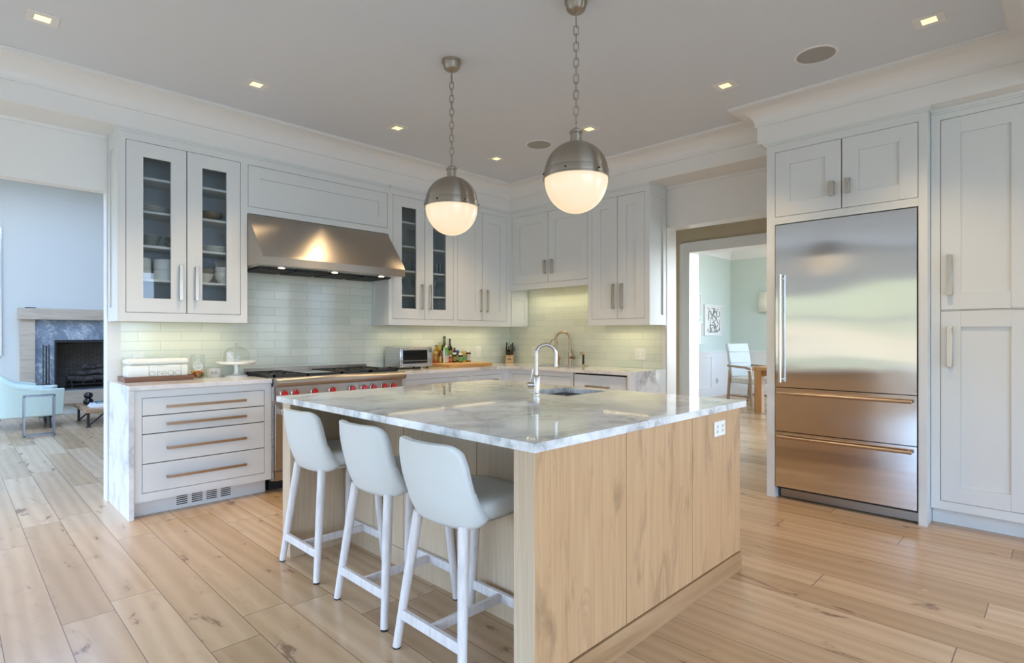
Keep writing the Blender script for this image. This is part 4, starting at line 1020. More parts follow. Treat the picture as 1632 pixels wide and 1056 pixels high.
# candy jar with monogram
jc = (1.440, 5.0); t = thing('candy_jar', (*jc, CT), 'square-shouldered glass jar with round white monogram, part filled with candy', 'jar')
m = MB(); m.lathe([(.050, CT), (.052, CT + .006), (.052, 1.085), (.047, 1.092)], (*jc, 0), 32, False); m.build('glass_body', M['glass'], t)
lathe_thing('lid', [(.050, 1.092), (.052, 1.094), (.052, 1.108), (.046, 1.113), (.001, 1.114)], (*jc, 0), 'glass', None, None, parent=t)
cm = [flat('candy_green', (.10, .35, .08), .3), flat('candy_red', (.55, .03, .03), .3), flat('candy_yellow', (.70, .45, .03), .3), flat('candy_brown', (.12, .05, .02), .3), flat('candy_orange', (.7, .2, .02), .3)]
m = MB(); rnd = random.Random(3)
for i in range(150):
    m.mi = rnd.randrange(5); a = rnd.random() * 2 * PI; r = .042 * math.sqrt(rnd.random()); z = CT + .010 + .050 * rnd.random()
    m.ell((jc[0] + r * math.cos(a), jc[1] + r * math.sin(a), z), (.0075, .0075, .006), 8, 5)
tag(m.build('candy', cm, t), kind='stuff')
dv = Vector((-jc[0], -jc[1], 0)).normalized()
az = math.atan2(dv.y, dv.x) + PI / 2
c0 = Vector((*jc, 1.022)) + dv * .0535
m = MB(); X = Vector((math.cos(az), math.sin(az), 0)); Z = Vector((0, 0, 1))
ring = [c0 + (X * math.cos(a) + Z * math.sin(a)) * .031 for a in [2 * PI * i / 32 for i in range(32)]]
m.tube(ring, .0022, 6, closed=True); o = m.build('monogram_ring', M['white'], t)
text('GHR', .034, c0 + dv * .001, (R(90), 0, az), 'white', t, 'monogram', .001)
# small stoneware pot with letters
pc = (1.600, 5.120); t = thing('lettered_pot', (*pc, CT), 'short white stoneware pot with raised letters, next to the cake stand', 'pot')
lathe_thing('body', [(.001, CT + .002), (.050, CT), (.054, CT + .006), (.055, .984), (.053, .990), (.048, .990), (.047, .93), (.001, .93)], (*pc, 0), 'offwhite', None, None, parent=t, n=36)
dv = Vector((-pc[0], -pc[1], 0)).normalized(); az = math.atan2(dv.y, dv.x) + PI / 2
text('KB', .036, Vector((*pc, .953)) + dv * .0555, (R(90), 0, az), 'ink', t, 'lettering', .0008)
# cake stand, glass dome and the mug inside
kc = (1.745, 5.022); t = thing('cake_stand', (*kc, CT), 'white pedestal cake stand left of the range', 'cake stand')
lathe_thing('pedestal', [(.086, CT), (.088, CT + .008), (.060, CT + .014), (.026, CT + .022), (.019, CT + .04), (.019, CT + .085), (.028, CT + .102)], (*kc, 0), 'white', None, None, parent=t, n=40)
lathe_thing('plate', [(.001, 1.018), (.10, 1.020), (.145, 1.026), (.153, 1.034), (.153, 1.046), (.147, 1.047), (.143, 1.040), (.001, 1.040)], (*kc, 0), 'white', None, None, parent=t, n=48)
m = MB(); m.lathe([(.098, 1.041), (.099, 1.05), (.098, 1.11), (.090, 1.135), (.070, 1.155), (.035, 1.168), (.010, 1.171), (.008, 1.178), (.015, 1.187), (.015, 1.196), (.008, 1.203), (.001, 1.204)], (*kc, 0), 40, False)
tag(m.build('glass_dome', M['glass'], None, smooth=50), 'clear glass dome with knob covering the cake stand', 'glass dome')
t = thing('patterned_cup', (1.70, 5.03, 1.0405), 'small white cup with grey pattern under the glass dome', 'cup')
lathe_thing('body', [(.001, 1.043), (.030, 1.0405), (.031, 1.045), (.032, 1.125), (.029, 1.126), (.028, 1.05), (.001, 1.05)], (1.70, 5.03, 0), 'white', None, None, parent=t)
m = MB()
for i in range(9):
    a = R(180 + i * 22); p = Vector((1.70, 5.03, 1.065 + .045 * ((i * 37 % 10) / 10))); d = Vector((math.cos(a), math.sin(a), 0)); m.ell(p + d * .0315, (.004, .004, .006), 8, 5)
m.build('dots', M['offwhite'], t)
# toaster oven
t = thing('toaster_oven', (3.48, 5.0, CT), 'stainless toaster oven with black glass door right of the range', 'toaster oven')
TX0, TX1, TY0, TY1, TZ0, TZ1 = 3.278, 3.680, 4.852, 5.140, .934, 1.145
m = MB(); m.box(TX0, TX1, TY0, TY1, TZ0, TZ1); m.build('body', M['steel'], t, bevel=.006)
m = MB(); m.box(TX0 + .012, 3.620, TY0 - .014, TY0, TZ0 + .024, TZ1 - .012); o = m.build('door', M['steel'], t, bevel=.003)
m = MB(); m.box(TX0 + .024, 3.608, TY0 - .0165, TY0 - .013, TZ0 + .038, TZ1 - .034); m.build('window', M['blackgloss'], o)
m = MB(); m.cyl((TX0 + .03, TY0 - .036, TZ1 - .020), (3.60, TY0 - .036, TZ1 - .020), .008, n=12)
for x in (TX0 + .045, 3.585): m.box(x - .006, x + .006, TY0 - .036, TY0 - .013, TZ1 - .026, TZ1 - .014)
m.build('handle', M['steel'], o)
m = MB(); m.box(TX0 + .03, 3.60, TY0 - .0172, TY0 - .0164, TZ0 + .066, TZ0 + .071); m.build('rack_line', M['chrome'], o)
m = MB(); m.box(3.624, TX1 - .004, TY0 - .012, TY0, TZ0 + .012, TZ1 - .010); o = m.build('control_panel', M['steel'], t, bevel=.003)
m = MB(); m.box(3.632, 3.668, TY0 - .014, TY0 - .011, TZ1 - .060, TZ1 - .022); m.build('display', flat('lcd_display', (.14, .18, .17), .2), o)
for z in (.995, .960):
    m = MB(); m.lathe([(.014, 0), (.014, .006), (.011, .014), (.001, .014)], (3.650, TY0 - .012, z), 22, False, Matrix.Rotation(R(90), 4, 'X')); m.build('dial', M['chrome'], o)
for x in (TX0 + .04, TX1 - .04):
    for y in (TY0 + .03, TY1 - .03): m = MB(); m.lathe([(.014, CT), (.016, CT + .016)], (x, y, 0), 14); m.build('foot', M['blackgloss'], t)
m = MB(); m.tube([(3.16, 4.98, CT + .006), (3.20, 4.86, CT + .006), (3.27, 4.80, CT + .006), (3.36, 4.80, CT + .006), (3.40, 4.785, CT + .006)], .0055, 8)
o = tag(m.build('power_cord', M['blackgloss'], None), 'black power cord with plug lying in front of the toaster oven', 'cord')
m = MB(); m.box(3.395, 3.475, 4.765, 4.805, CT, CT + .024); m.build('adapter_block', M['blackgloss'], o, bevel=.003)
# cutting board with bottles
m = MB(); m.box(3.812, 4.435, 4.705, 5.175, CT, CT + .036)
tag(m.build('cutting_board', M['board'], None, bevel=.004), 'thick maple cutting board carrying the bottles right of the toaster oven', 'cutting board')
BZ = CT + .036
def glassy(name, col, rough=.08): return flat(name, col, rough, coat=.6)
mt = dict(amber=glassy('amber_liquid', (.42, .17, .015)), dark=glassy('dark_bottle_glass', (.012, .012, .006)), green=glassy('dark_green_glass', (.03, .045, .008)), gold=glassy('golden_oil', (.50, .36, .03)),
          brown=glassy('brown_sauce', (.09, .02, .008)), leaf=glassy('green_plastic', (.10, .36, .05)), whitep=glassy('white_plastic', (.78, .77, .72)), blue=glassy('blue_cap', (.02, .06, .30)),
          redj=glassy('red_sauce', (.35, .05, .02)), capb=glassy('black_cap', (.012, .012, .012)), capg=glassy('gold_cap', (.62, .45, .06)), lab1=flat('cream_label', (.66, .62, .50), .6), lab2=flat('olive_label', (.30, .30, .08), .6),
          lab3=flat('green_label', (.16, .34, .12), .6), lab4=flat('orange_label', (.60, .25, .10), .6), silver=M['chrome'])
def bottle(name, x, y, r, top, kind, body, cap, label, lab=None, labmat=None, cat='bottle'):
    t = thing(name, (x, y, BZ), label, cat, 'bottles and jars on the cutting board'); h = top - BZ; z = BZ
    if kind == 'wine': prof = [(r * .96, 0), (r, .005), (r, h * .56), (r * .80, h * .64), (r * .42, h * .70), (r * .38, h * .80), (r * .38, h * .93)]
    elif kind == 'slim': prof = [(r * .96, 0), (r, .004), (r, h * .68), (r * .85, h * .76), (r * .5, h * .84), (r * .45, h * .92)]
    elif kind == 'squeeze': prof = [(r * .9, 0), (r, .006), (r * .92, h * .35), (r, h * .60), (r * .9, h * .76), (r * .5, h * .82)]
    else: prof = [(r * .94, 0), (r, .005), (r, h * .74), (r * .86, h * .82)]
    pr_ = [(a, z + b) for a, b in prof]
    lathe_thing('body', [(.001, z)] + pr_ + [(.001, pr_[-1][1])], (x, y, 0), mt[body], None, None, parent=t, n=22)
    cz = pr_[-1][1]; cr = pr_[-1][0] * (1.12 if kind != 'jar' else 1.08)
    if kind == 'squeeze': cp = [(cr * 1.1, cz), (cr * 1.0, cz + (top - cz) * .4), (cr * .35, cz + (top - cz) * .8), (cr * .25, top), (.001, top)]
    else: cp = [(cr, cz - .002), (cr, top - .003), (cr * .9, top), (.001, top)]
    lathe_thing('cap', cp, (x, y, 0), mt[cap], None, None, parent=t, n=22)
    if lab: lathe_thing('paper_label', [(r * 1.012, z + h * lab[0]), (r * 1.012, z + h * lab[1])], (x, y, 0), mt[labmat], None, None, parent=t, n=22)
bottle('syrup_bottle', 3.887, 5.06, .030, 1.085, 'jar', 'amber', 'capg', 'wide amber bottle at the left end, nearest the toaster oven', (.0, .22), 'redj')
bottle('vinegar_bottle', 3.958, 5.135, .024, 1.155, 'slim', 'amber', 'capb', 'amber bottle with black cap in the back row')
bottle('sauce_bottle', 3.952, 5.055, .019, 1.10, 'slim', 'brown', 'capb', 'slim brown sauce bottle with yellow label in the front row', (.05, .5), 'capg')
bottle('oil_bottle', 4.012, 5.14, .019, 1.185, 'slim', 'gold', 'capg', 'golden oil bottle with yellow cap in the back row')
bottle('spray_bottle', 3.989, 5.03, .015, 1.132, 'slim', 'whitep', 'whitep', 'slim white bottle just left of the green and white one')
bottle('squeeze_bottle', 4.040, 5.055, .026, 1.165, 'squeeze', 'leaf', 'whitep', 'green and white squeeze bottle with pointed white tip', (.02, .38), 'lab1')
bottle('wine_bottle', 4.075, 5.135, .035, 1.255, 'wine', 'green', 'capb', 'dark green wine bottle, tallest of the group', (.15, .45), 'lab1')
bottle('sauce_jar', 4.097, 5.055, .023, 1.038, 'jar', 'redj', 'lab1', 'small red sauce jar with pale lid', (.2, .6), 'lab4', 'jar')
bottle('olive_oil_bottle', 4.162, 5.14, .032, 1.225, 'wine', 'dark', 'capb', 'tall black-green bottle, second tallest of the group', (.2, .5), 'lab2')
bottle('spice_jar', 4.160, 5.055, .026, 1.066, 'jar', 'dark', 'whitep', 'dark jar with white lid and olive label beside the red jar', (.12, .6), 'lab2', 'jar')
bottle('condiment_bottle', 4.232, 5.142, .021, 1.12, 'slim', 'brown', 'capb', 'small dark bottle at the right of the back row')
bottle('blue_capped_jar', 4.229, 5.085, .024, 1.090, 'jar', 'dark', 'blue', 'dark jar with a blue cap', (.15, .6), 'lab1', 'jar')
bottle('pickle_jar', 4.207, 5.0, .026, 1.060, 'jar', 'dark', 'whitep', 'dark jar with white lid, nearest the front of the board', (.1, .6), 'lab3', 'jar')
bottle('olive_jar', 4.308, 5.06, .030, 1.076, 'jar', 'gold', 'capg', 'round jar with gold lid and green label', (.15, .6), 'lab3', 'jar')
bottle('mustard_jar', 4.374, 5.06, .033, 1.090, 'jar', 'brown', 'whitep', 'wide jar with white lid at the right end of the group', (.1, .65), 'lab1', 'jar')
# knife block
t = thing('knife_block', (5.07, 5.06, CT), 'beech knife block full of black handled knives in the counter corner', 'knife block')
o0 = Vector((5.07, 5.06, CT)); ax = Vector((.703, -.711, 0)); ay = Vector((.711, .703, 0))
def kp(u, v, z): return tuple(o0 + ax * u + ay * v + Vector((0, 0, z)))
m = MB(); m.hexa([kp(-.052, -.05, 0), kp(.052, -.05, 0), kp(.052, .05, 0), kp(-.052, .05, 0), kp(-.052, -.045, .085), kp(.052, -.045, .085), kp(.052, .06, .150), kp(-.052, .06, .150)]); m.build('block', M['blockwood'], t, bevel=.003)
m = MB(); m.hexa([kp(-.025, -.0505, .04), kp(.025, -.0505, .04), kp(.025, -.0500, .04), kp(-.025, -.0500, .04), kp(-.025, -.0490, .052), kp(.025, -.0490, .052), kp(.025, -.0485, .052), kp(-.025, -.0485, .052)]); m.build('stamp', M['tray'], t)
for u, v, h in ((-.04, -.02, .10), (-.02, -.025, .075), (.0, -.025, .07), (.02, -.025, .08), (.04, -.02, .085), (-.036, .035, .125), (-.008, .035, .075), (.018, .035, .10), (.04, .035, .12)):
    zt = .085 + (v + .045) / .105 * .065; d = Vector((0, 0, 1)) - ay * .30; d.normalize()
    p = o0 + ax * u + ay * v + Vector((0, 0, zt)); k = MB(); k.tube([p - d * .004, p + d * .012, p + d * h * .5, p + d * h], [.006, .0085, .0075, .009], 8); k.build('knife', M['blackgloss'], t)
k = MB()
for s in (-1, 1): c = o0 + ax * (.055 + s * .0) + ay * .02 + Vector((0, 0, .175 + s * .018)); k.tube([c + ax * (.015 * math.cos(a)) + Vector((0, 0, .014 * math.sin(a))) for a in [2 * PI * i / 14 for i in range(14)]], .0045, 6, closed=True)
k.build('scissors', M['blackgloss'], t)
outlet('electrical_outlet', 'x', 5.188, 1.027, 1.103, 1.005, 1.125, 'white outlet on the glass tile behind the bread box')
outlet('light_switch_plate', 'x', 5.188, 4.608, 4.688, .998, 1.128, 'cream switch plate on the tile right of the bottles')
outlet('electrical_outlet', 'y', 5.198, 4.706, 4.783, 1.006, 1.126, 'cream outlet on the tile between knife block and back faucet')
outlet('light_switch', 'y', 5.198, 3.158, 3.286, 1.006, 1.128, 'cream double plate with switch and outlet by the passage', 2)

# ================================================================== DISHES IN THE GLASS CABINETS
def plates(x, y, z, r, n, mat, where, grp):
    for i in range(n):
        zz = z + i * .011
        lathe_thing('plate', [(.001, zz + .003), (r * .55, zz), (r * .6, zz + .003), (r, zz + .014), (r * .99, zz + .018), (r * .6, zz + .008), (.001, zz + .007)], (x, y, 0), mat, f'{["lowest", "second", "third", "fourth", "fifth"][i]} plate from below in the stack {where}', 'plate', grp, 32)
def bowl(x, y, z, r, h, mat, label, grp=None, foot=.5):
    lathe_thing('bowl', [(.001, z + .004), (r * foot, z), (r * foot, z + .004), (r * .86, z + h * .55), (r, z + h), (r * .965, z + h), (r * .82, z + h * .58), (r * foot * .8, z + .010), (.001, z + .009)], (x, y, 0), mat, label, 'bowl', grp, 32)
plates(1.125, 5.03, 2.20, .118, 4, 'offwhite', 'behind the left glass door', 'plates on the upper left shelf')
bowl(1.525, 5.02, 2.20, .110, .070, 'brownware', 'wide shallow brown bowl behind the second glass door', None, .4)
bowl(1.100, 5.0, 1.943, .082, .085, 'greyware', 'dark grey bowl alone behind the left glass door', None, .6)
bowl(1.275, 5.03, 1.943, .060, .050, 'brownware', 'small brown bowl right of the dark grey bowl'); bowl(1.275, 5.03, 1.992, .060, .040, 'brownware', 'small brown bowl stacked in another beside the dark grey bowl')
plates(1.575, 5.03, 1.943, .115, 4, 'white', 'behind the second glass door', 'plates on the middle right shelf')
def pot(x, z, label):
    lathe_thing('ramekin', [(.001, z + .004), (.078, z), (.081, z + .005), (.082, z + .078), (.080, z + .081), (.076, z + .081), (.074, z + .012), (.001, z + .012)], (x, 5.02, 0), 'white', label, 'dish', 'white dishes on the lower left shelf', 36)
pot(1.215, 1.69, 'lower white round dish of the right stack behind the left glass door'); pot(1.215, 1.772, 'upper white round dish of the right stack behind the left glass door')
pot(1.036, 1.69, 'lower white round dish of the left stack behind the left glass door'); pot(1.036, 1.772, 'upper white round dish of the left stack behind the left glass door')
bowl(1.475, 5.0, 1.69, .080, .075, 'offwhite', 'cream bowl at the bottom of a stack, second glass door', None, .55); bowl(1.475, 5.0, 1.735, .082, .075, 'greyware', 'grey bowl nested on the cream bowl, second glass door', None, .55)
bowl(1.648, 5.0, 1.69, .088, .090, 'white', 'larger white bowl at the bottom of a stack, second glass door', None, .5); bowl(1.648, 5.0, 1.745, .092, .080, 'white', 'larger white bowl on top of a stack, second glass door', None, .5)
def tumbler(x, y, z, r, h, label, grp): lathe_thing('drinking_glass', [(.001, z + .006), (r * .8, z), (r, z + h), (r * .94, z + h), (r * .75, z + .010), (.001, z + .009)], (x, y, 0), 'glass', label, 'glass', grp, 20)
def wine(x, y, z, label, grp): lathe_thing('wine_glass', [(.001, z + .003), (.032, z), (.032, z + .002), (.006, z + .008), (.004, z + .07), (.012, z + .082), (.034, z + .115), (.036, z + .135), (.028, z + .175), (.026, z + .175), (.033, z + .135), (.001, z + .086)], (x, y, 0), 'glass', label, 'glass', grp, 24)
for i, x in enumerate((3.35, 3.42, 3.50, 3.57, 3.72, 3.79, 3.86, 3.93)):
    tumbler(x, 5.0 + .03 * (i % 2), 1.943, .030, .125, 'clear tumbler on the middle shelf right of the hood', 'tumblers on the middle shelf')
for i, x in enumerate((3.37, 3.46, 3.55, 3.75, 3.84, 3.93)):
    wine(x, 5.0 + .03 * (i % 2), 1.69, 'clear stemmed wine glass on the lower shelf right of the hood', 'wine glasses on the lower shelf')
for i, (x, c, w) in enumerate(((3.345, 'dark', 'dark'), (3.395, 'whitep', 'white'), (3.445, 'leaf', 'green'), (3.495, 'gold', 'golden'))):
    z = ZB + .018; lathe_thing('spice_jar', [(.001, z), (.019, z), (.020, z + .005), (.020, z + .075), (.016, z + .085), (.016, z + .105), (.001, z + .105)], (x, 4.98, 0), mt[c], f'small {w} spice jar at the bottom of the cabinet right of the hood', 'jar', 'spice jars in the glass cabinet', 18)
# ================================================================== DINING ROOM
t = thing('dining_table', (9.9, 2.6, 0), 'honey oak dining table with thick square legs seen through the passage', 'table')
m = MB(); m.box(9.31, 10.75, .9, 3.67, .69, .745); m.build('tabletop', M['dinwood'], t, bevel=.003)
for x in (9.33, 10.61):
    for y in (.92, 3.53): m = MB(); m.box(x, x + .12, y, y + .12, 0, .69); m.build('leg', M['dinwood'], t, bevel=.003)
m = MB(); m.box(9.36, 10.70, .98, 3.60, .60, .69); m.build('apron', M['dinwood'], t)
def dining_chair(x, y, rz, label):
    t = thing('dining_armchair', (0, 0, 0), label, 'chair', 'upholstered dining chairs')
    # local: faces +X, width along Y
    m = MB()
    def bk(i, j):
        a = PI * 2 * i; z = .50 + .62 * j
        return (0, 0, 0)
    P = []
    for z, xo in ((.50, -.245), (.75, -.275), (.95, -.315), (1.11, -.355)): P.append((xo, z))
    for (x0, z0), (x1, z1) in zip(P, P[1:]):
        m.hexa([(x0 - .035, -.255, z0), (x0 + .035, -.255, z0), (x0 + .035, .255, z0), (x0 - .035, .255, z0), (x1 - .03, -.255, z1), (x1 + .03, -.255, z1), (x1 + .03, .255, z1), (x1 - .03, .255, z1)])
    bmesh.ops.remove_doubles(m.bm, verts=m.bm.verts, dist=1e-4)
    m.build('backrest', M['linen'], t, bevel=.012, smooth=60)
    m = MB(); m.box(-.24, .27, -.265, .265, .39, .49); m.build('seat', M['linen2'], t, bevel=.025, seg=4)
    for sy in (-1, 1):
        m = MB(); m.hexa([(-.335, sy * .25 - .02, 0), (-.295, sy * .25 - .02, 0), (-.295, sy * .25 + .02, 0), (-.335, sy * .25 + .02, 0), (-.27, sy * .262 - .022, .62), (-.225, sy * .262 - .022, .62), (-.225, sy * .262 + .022, .62), (-.27, sy * .262 + .022, .62)]); m.build('rear_leg', M['chairwood'], t, bevel=.003)
        m = MB(); m.hexa([(.235, sy * .25 - .02, 0), (.27, sy * .25 - .02, 0), (.27, sy * .25 + .02, 0), (.235, sy * .25 + .02, 0), (.215, sy * .285 - .02, .63), (.255, sy * .285 - .02, .63), (.255, sy * .285 + .02, .63), (.215, sy * .285 + .02, .63)]); m.build('front_leg', M['chairwood'], t, bevel=.003)
        m = MB(); m.tube([(-.29, sy * .275, .70), (-.1, sy * .29, .695), (.15, sy * .295, .685), (.26, sy * .292, .660)], [.020, .021, .022, .02], 10); m.build('armrest', M['chairwood'], t)
        m = MB(); m.box(-.29, .25, sy * .25 - .011, sy * .25 + .011, .14, .17); m.build('stretcher', M['chairwood'], t)
    m = MB(); m.box(-.02, .0, -.25, .25, .142, .168); m.build('cross_stretcher', M['chairwood'], t)
    t.location = (x, y, 0); t.rotation_euler = (0, 0, rz); return t
c1 = dining_chair(10.40, 4.12, R(-112), 'pale linen dining armchair at the end of the oak table')
dup(c1, (10.30, 2.9 + .1, 0), R(180), 'second linen dining chair tucked at the oak table, mostly hidden by the fridge cabinet').location = (11.05, 2.75, 0)
def frame(name, fb, u0, u1, z0, z1, fm, label, scrib=None, cat='picture', w=.03):
    t = thing(name, fb_c(fb, (u0 + u1) / 2, z0), label, cat)
    m = MB(); b = lambda *a: fb(m, *a)
    b(u0, u0 + w, 0, .03, z0, z1); b(u1 - w, u1, 0, .03, z0, z1); b(u0 + w, u1 - w, 0, .03, z0, z0 + w); b(u0 + w, u1 - w, 0, .03, z1 - w, z1); m.build('frame', fm, t, bevel=.002)
    m = MB(); fb(m, u0 + w, u1 - w, .004, .014, z0 + w, z1 - w); p = m.build('paper', M['white'], t)
    if scrib:
        m = MB(); rnd = random.Random(scrib)
        for i in range(26):
            x = u0 + (u1 - u0) * (.22 + .52 * rnd.random()); z = z0 + (z1 - z0) * (.12 + .62 * rnd.random()); a = rnd.random() * 6.3; pts = []
            for k in range(12):
                x = min(u1 - .09, max(u0 + .09, x + .030 * math.cos(a))); z = min(z1 - .07, max(z0 + .07, z + .040 * math.sin(a))); a += rnd.uniform(-.75, .75); pts.append((x, z))
            m.tube([fb_p(fb, u, .0155, v) for u, v in pts], .0025 + .0035 * rnd.random(), 5)
        m.build('ink_drawing', M['gap'], p)
    return t
LWALL = lambda m, u0, u1, d0, d1, z0, z1: m.box(u0, u1, 5.2 - d1, 5.2 - d0, z0, z1)
LIV = lambda m, u0, u1, d0, d1, z0, z1: m.box(u0, u1, LY - d1, LY - d0, z0, z1)
def fb_c(fb, u, z): return (u, 5.2 if fb is LWALL else LY, z)
def fb_p(fb, u, d, z): return (u, (5.2 if fb is LWALL else LY) - d, z)
frame('framed_drawing', LWALL, 10.735, 11.515, 1.255, 1.885, M['trim'], 'abstract black ink drawing in white frame on the sage wall', 11)
frame('framed_print', LWALL, 9.85, 10.585, 1.60, 2.10, M['trim'], 'upper white framed picture at the edge of the dining doorway')
frame('framed_print', LWALL, 9.9, 10.655, 1.09, 1.53, M['trim'], 'lower white framed picture at the edge of the dining doorway')
t = thing('wall_sconce', (12.0, 4.42, 1.74), 'cream half-round wall sconce on the far sage wall', 'wall lamp')
m = MB(); pts = [(12.0 - .115 * math.sin(R(a)), 4.415 + .185 * math.cos(R(a))) for a in range(0, 181, 12)]
for (x0, y0), (x1, y1) in zip(pts, pts[1:]):
    m.bm.faces.new([m.bm.verts.new(p) for p in ((x0, y0, 1.75), (x1, y1, 1.75), (x1, y1, 2.16), (x0, y0, 2.16))])
m.build('shade', flat('cream_shade', (.80, .78, .66), .6), t, solid=.004, smooth=60)
m = MB(); m.box(11.975, 12.0, 4.33, 4.50, 1.80, 2.10); m.build('back_plate', M['nickel'], t)
for z in (1.742, 2.162): m = MB(); m.ell((11.89, 4.415, z), (.012, .012, .012), 10, 6); m.build('finial', M['nickel'], t)
outlet('electrical_outlet', 'x', 5.17, 11.30, 11.37, .27, .37, 'white outlet low on the dining room wainscot')

# ================================================================== LIVING ROOM
slate_m, t_, b_ = new_mat('blue_grey_slate'); g = G(t_)
v = g.map(g.coord(), (1, 1, 1), (0, R(35), 0)); d = g.noise(v, 3, 5, .65, 0, 'Color')
vv = g.n('VectorMath', operation='MULTIPLY_ADD'); g.l(d, vv.inputs[0]); vv.inputs[1].default_value = (.5, .5, .5); g.l(v, vv.inputs[2])
a = g.noise(g.map(vv.outputs[0], (6.5, 1, 1.0)), 1.6, 5, .6)
f = g.ramp(g.math('ABSOLUTE', g.math('SUBTRACT', a, .5)), [(0, (1, 1, 1)), (.02, (.4, .4, .4)), (.06, (0, 0, 0))])
cl = g.noise(v, 2.4, 4, .6)
g.l(g.mix(g.math('MULTIPLY', f, g.ramp(cl, [(.42, (0, 0, 0)), (.65, (1, 1, 1))])), g.ramp(cl, [(.3, (.12, .15, .19)), (.7, (.24, .28, .33))]), (.62, .66, .70)), b_.inputs['Base Color']); setv(b_, rough=.25)
brick_m, t_, b_ = new_mat('firebox_brick'); g = G(t_); x, y, z = g.sep(g.coord())
br = g.n('TexBrick'); g.l(g.comb(g.math('ADD', x, y), z, 0.0), br.inputs['Vector']); br.inputs['Scale'].default_value = 1; br.inputs['Brick Width'].default_value = .11; br.inputs['Row Height'].default_value = .037; br.inputs['Mortar Size'].default_value = .004
br.inputs['Color1'].default_value = (.10, .085, .07, 1); br.inputs['Color2'].default_value = (.13, .11, .09, 1); br.inputs['Mortar'].default_value = (.05, .045, .04, 1); g.l(br.outputs[0], b_.inputs['Base Color']); setv(b_, rough=.8)
t = thing('fireplace', (1.8, 11.45, .17), 'fireplace with pale oak surround and grey veined slate in the living room', 'fireplace')
m = MB(); m.box(.79, 2.81, 11.36, LY, 1.51, 1.685); m.build('mantel_beam', M['mantel'], t, bevel=.003)
for a, c in ((.81, .99), (2.61, 2.79)): m = MB(); m.box(a, c, 11.40, LY, .37, 1.51); m.build('surround_leg', M['mantel'], t, bevel=.002)
m = MB(); m.box(.81, 2.79, 11.40, LY, .165, .37); m.build('lower_band', M['mantel'], t, bevel=.002)
m = MB(); m.box(.99, 1.23, 11.44, LY, .37, 1.51); m.box(2.37, 2.61, 11.44, LY, .37, 1.51); m.box(1.23, 2.37, 11.44, LY, 1.19, 1.51); m.box(1.23, 2.37, 11.44, LY, .37, .40); m.build('slate_facing', slate_m, t)
m = MB(); m.box(1.225, 1.25, 11.43, LY + .45, .40, 1.19); m.box(2.35, 2.375, 11.43, LY + .45, .40, 1.19); m.box(1.25, 2.35, 11.43, 11.46, 1.15, 1.19); m.box(1.25, 2.35, 11.43, LY + .45, .395, .41); m.box(1.25, 2.35, 11.46, LY + .45, 1.17, 1.19); m.build('firebox_frame', M['gap'], t)
m = MB(); m.box(1.25, 2.35, LY + .40, LY + .44, .41, 1.17); m.build('firebox_brick', brick_m, t)
logm = wood('charred_log', (.02, .018, .016), (.06, .05, .045), (.13, .11, .10), (8, 8, 8), .9)
t2 = thing('fire_grate', (1.8, 11.7, .41), 'black iron fire grate inside the fireplace', 'fire grate')
m = MB()
for x in (1.45, 1.6, 1.75, 1.9, 2.05): m.box(x, x + .02, 11.56, 11.84, .47, .49); m.box(x, x + .02, 11.56, 11.58, .49, .56)
for y in (11.58, 11.80):
    m.box(1.42, 2.10, y, y + .018, .452, .47)
    for x in (1.46, 2.04): m.box(x, x + .02, y, y + .018, .41, .452)
m.build('bars', M['black'], t2)
for p0_, p1_, r in (((1.40, 11.62, .545), (2.12, 11.66, .545), .05), ((1.42, 11.78, .54), (2.05, 11.75, .54), .055), ((1.45, 11.70, .625), (1.98, 11.66, .66), .048), ((1.62, 11.62, .735), (2.02, 11.76, .745), .035)):
    m = MB(); a, c = Vector(p0_), Vector(p1_); m.tube([a.lerp(c, i / 6) + Vector((0, .008 * math.sin(i * 2.1), .010 * math.cos(i * 1.7))) for i in range(7)], [r * (.95 + .1 * (i % 2)) for i in range(7)], 12)
    n_ = {.05: 'front charred log on the fire grate', .055: 'back charred log on the fire grate', .048: 'charred log lying across the lower two', .035: 'thin charred log on top of the fire'}[r]
    tag(m.build('log', logm, None), n_, 'log', 'logs on the fire grate')
m = MB(); m.box(.87, 1.0, 11.39, 11.44, 1.685, 1.70); tag(m.build('small_box', M['darkmetal'], None, bevel=.003), 'thin dark box lying on the left of the mantel', 'box')
t = thing('fire_tool_set', (1.10, 11.20, 0), 'slim dark fire tool stand left of the firebox', 'fire tools')
m = MB(); m.lathe([(.09, 0), (.09, .015), (.012, .02)], (1.10, 11.20, 0), 28); m.build('base', M['darkmetal'], t)
m = MB(); m.cyl((1.10, 11.20, .02), (1.10, 11.20, 1.10), .013, n=14); m.box(1.06, 1.14, 11.19, 11.21, 1.085, 1.10); m.build('pole', M['darkmetal'], t)
for dx in (-.035, .035):
    m = MB(); m.cyl((1.10 + dx, 11.20, .50), (1.10 + dx, 11.20, 1.12), .007, n=10); m.ell((1.10 + dx, 11.20, .46), (.045, .03, .06), 14, 8); m.build('tool', M['black'], t)
frame('large_picture', LIV, -.75, .608, .95, 2.90, M['nickel'], 'large framed picture cut by the left edge of the photo', None, 'picture', .04)
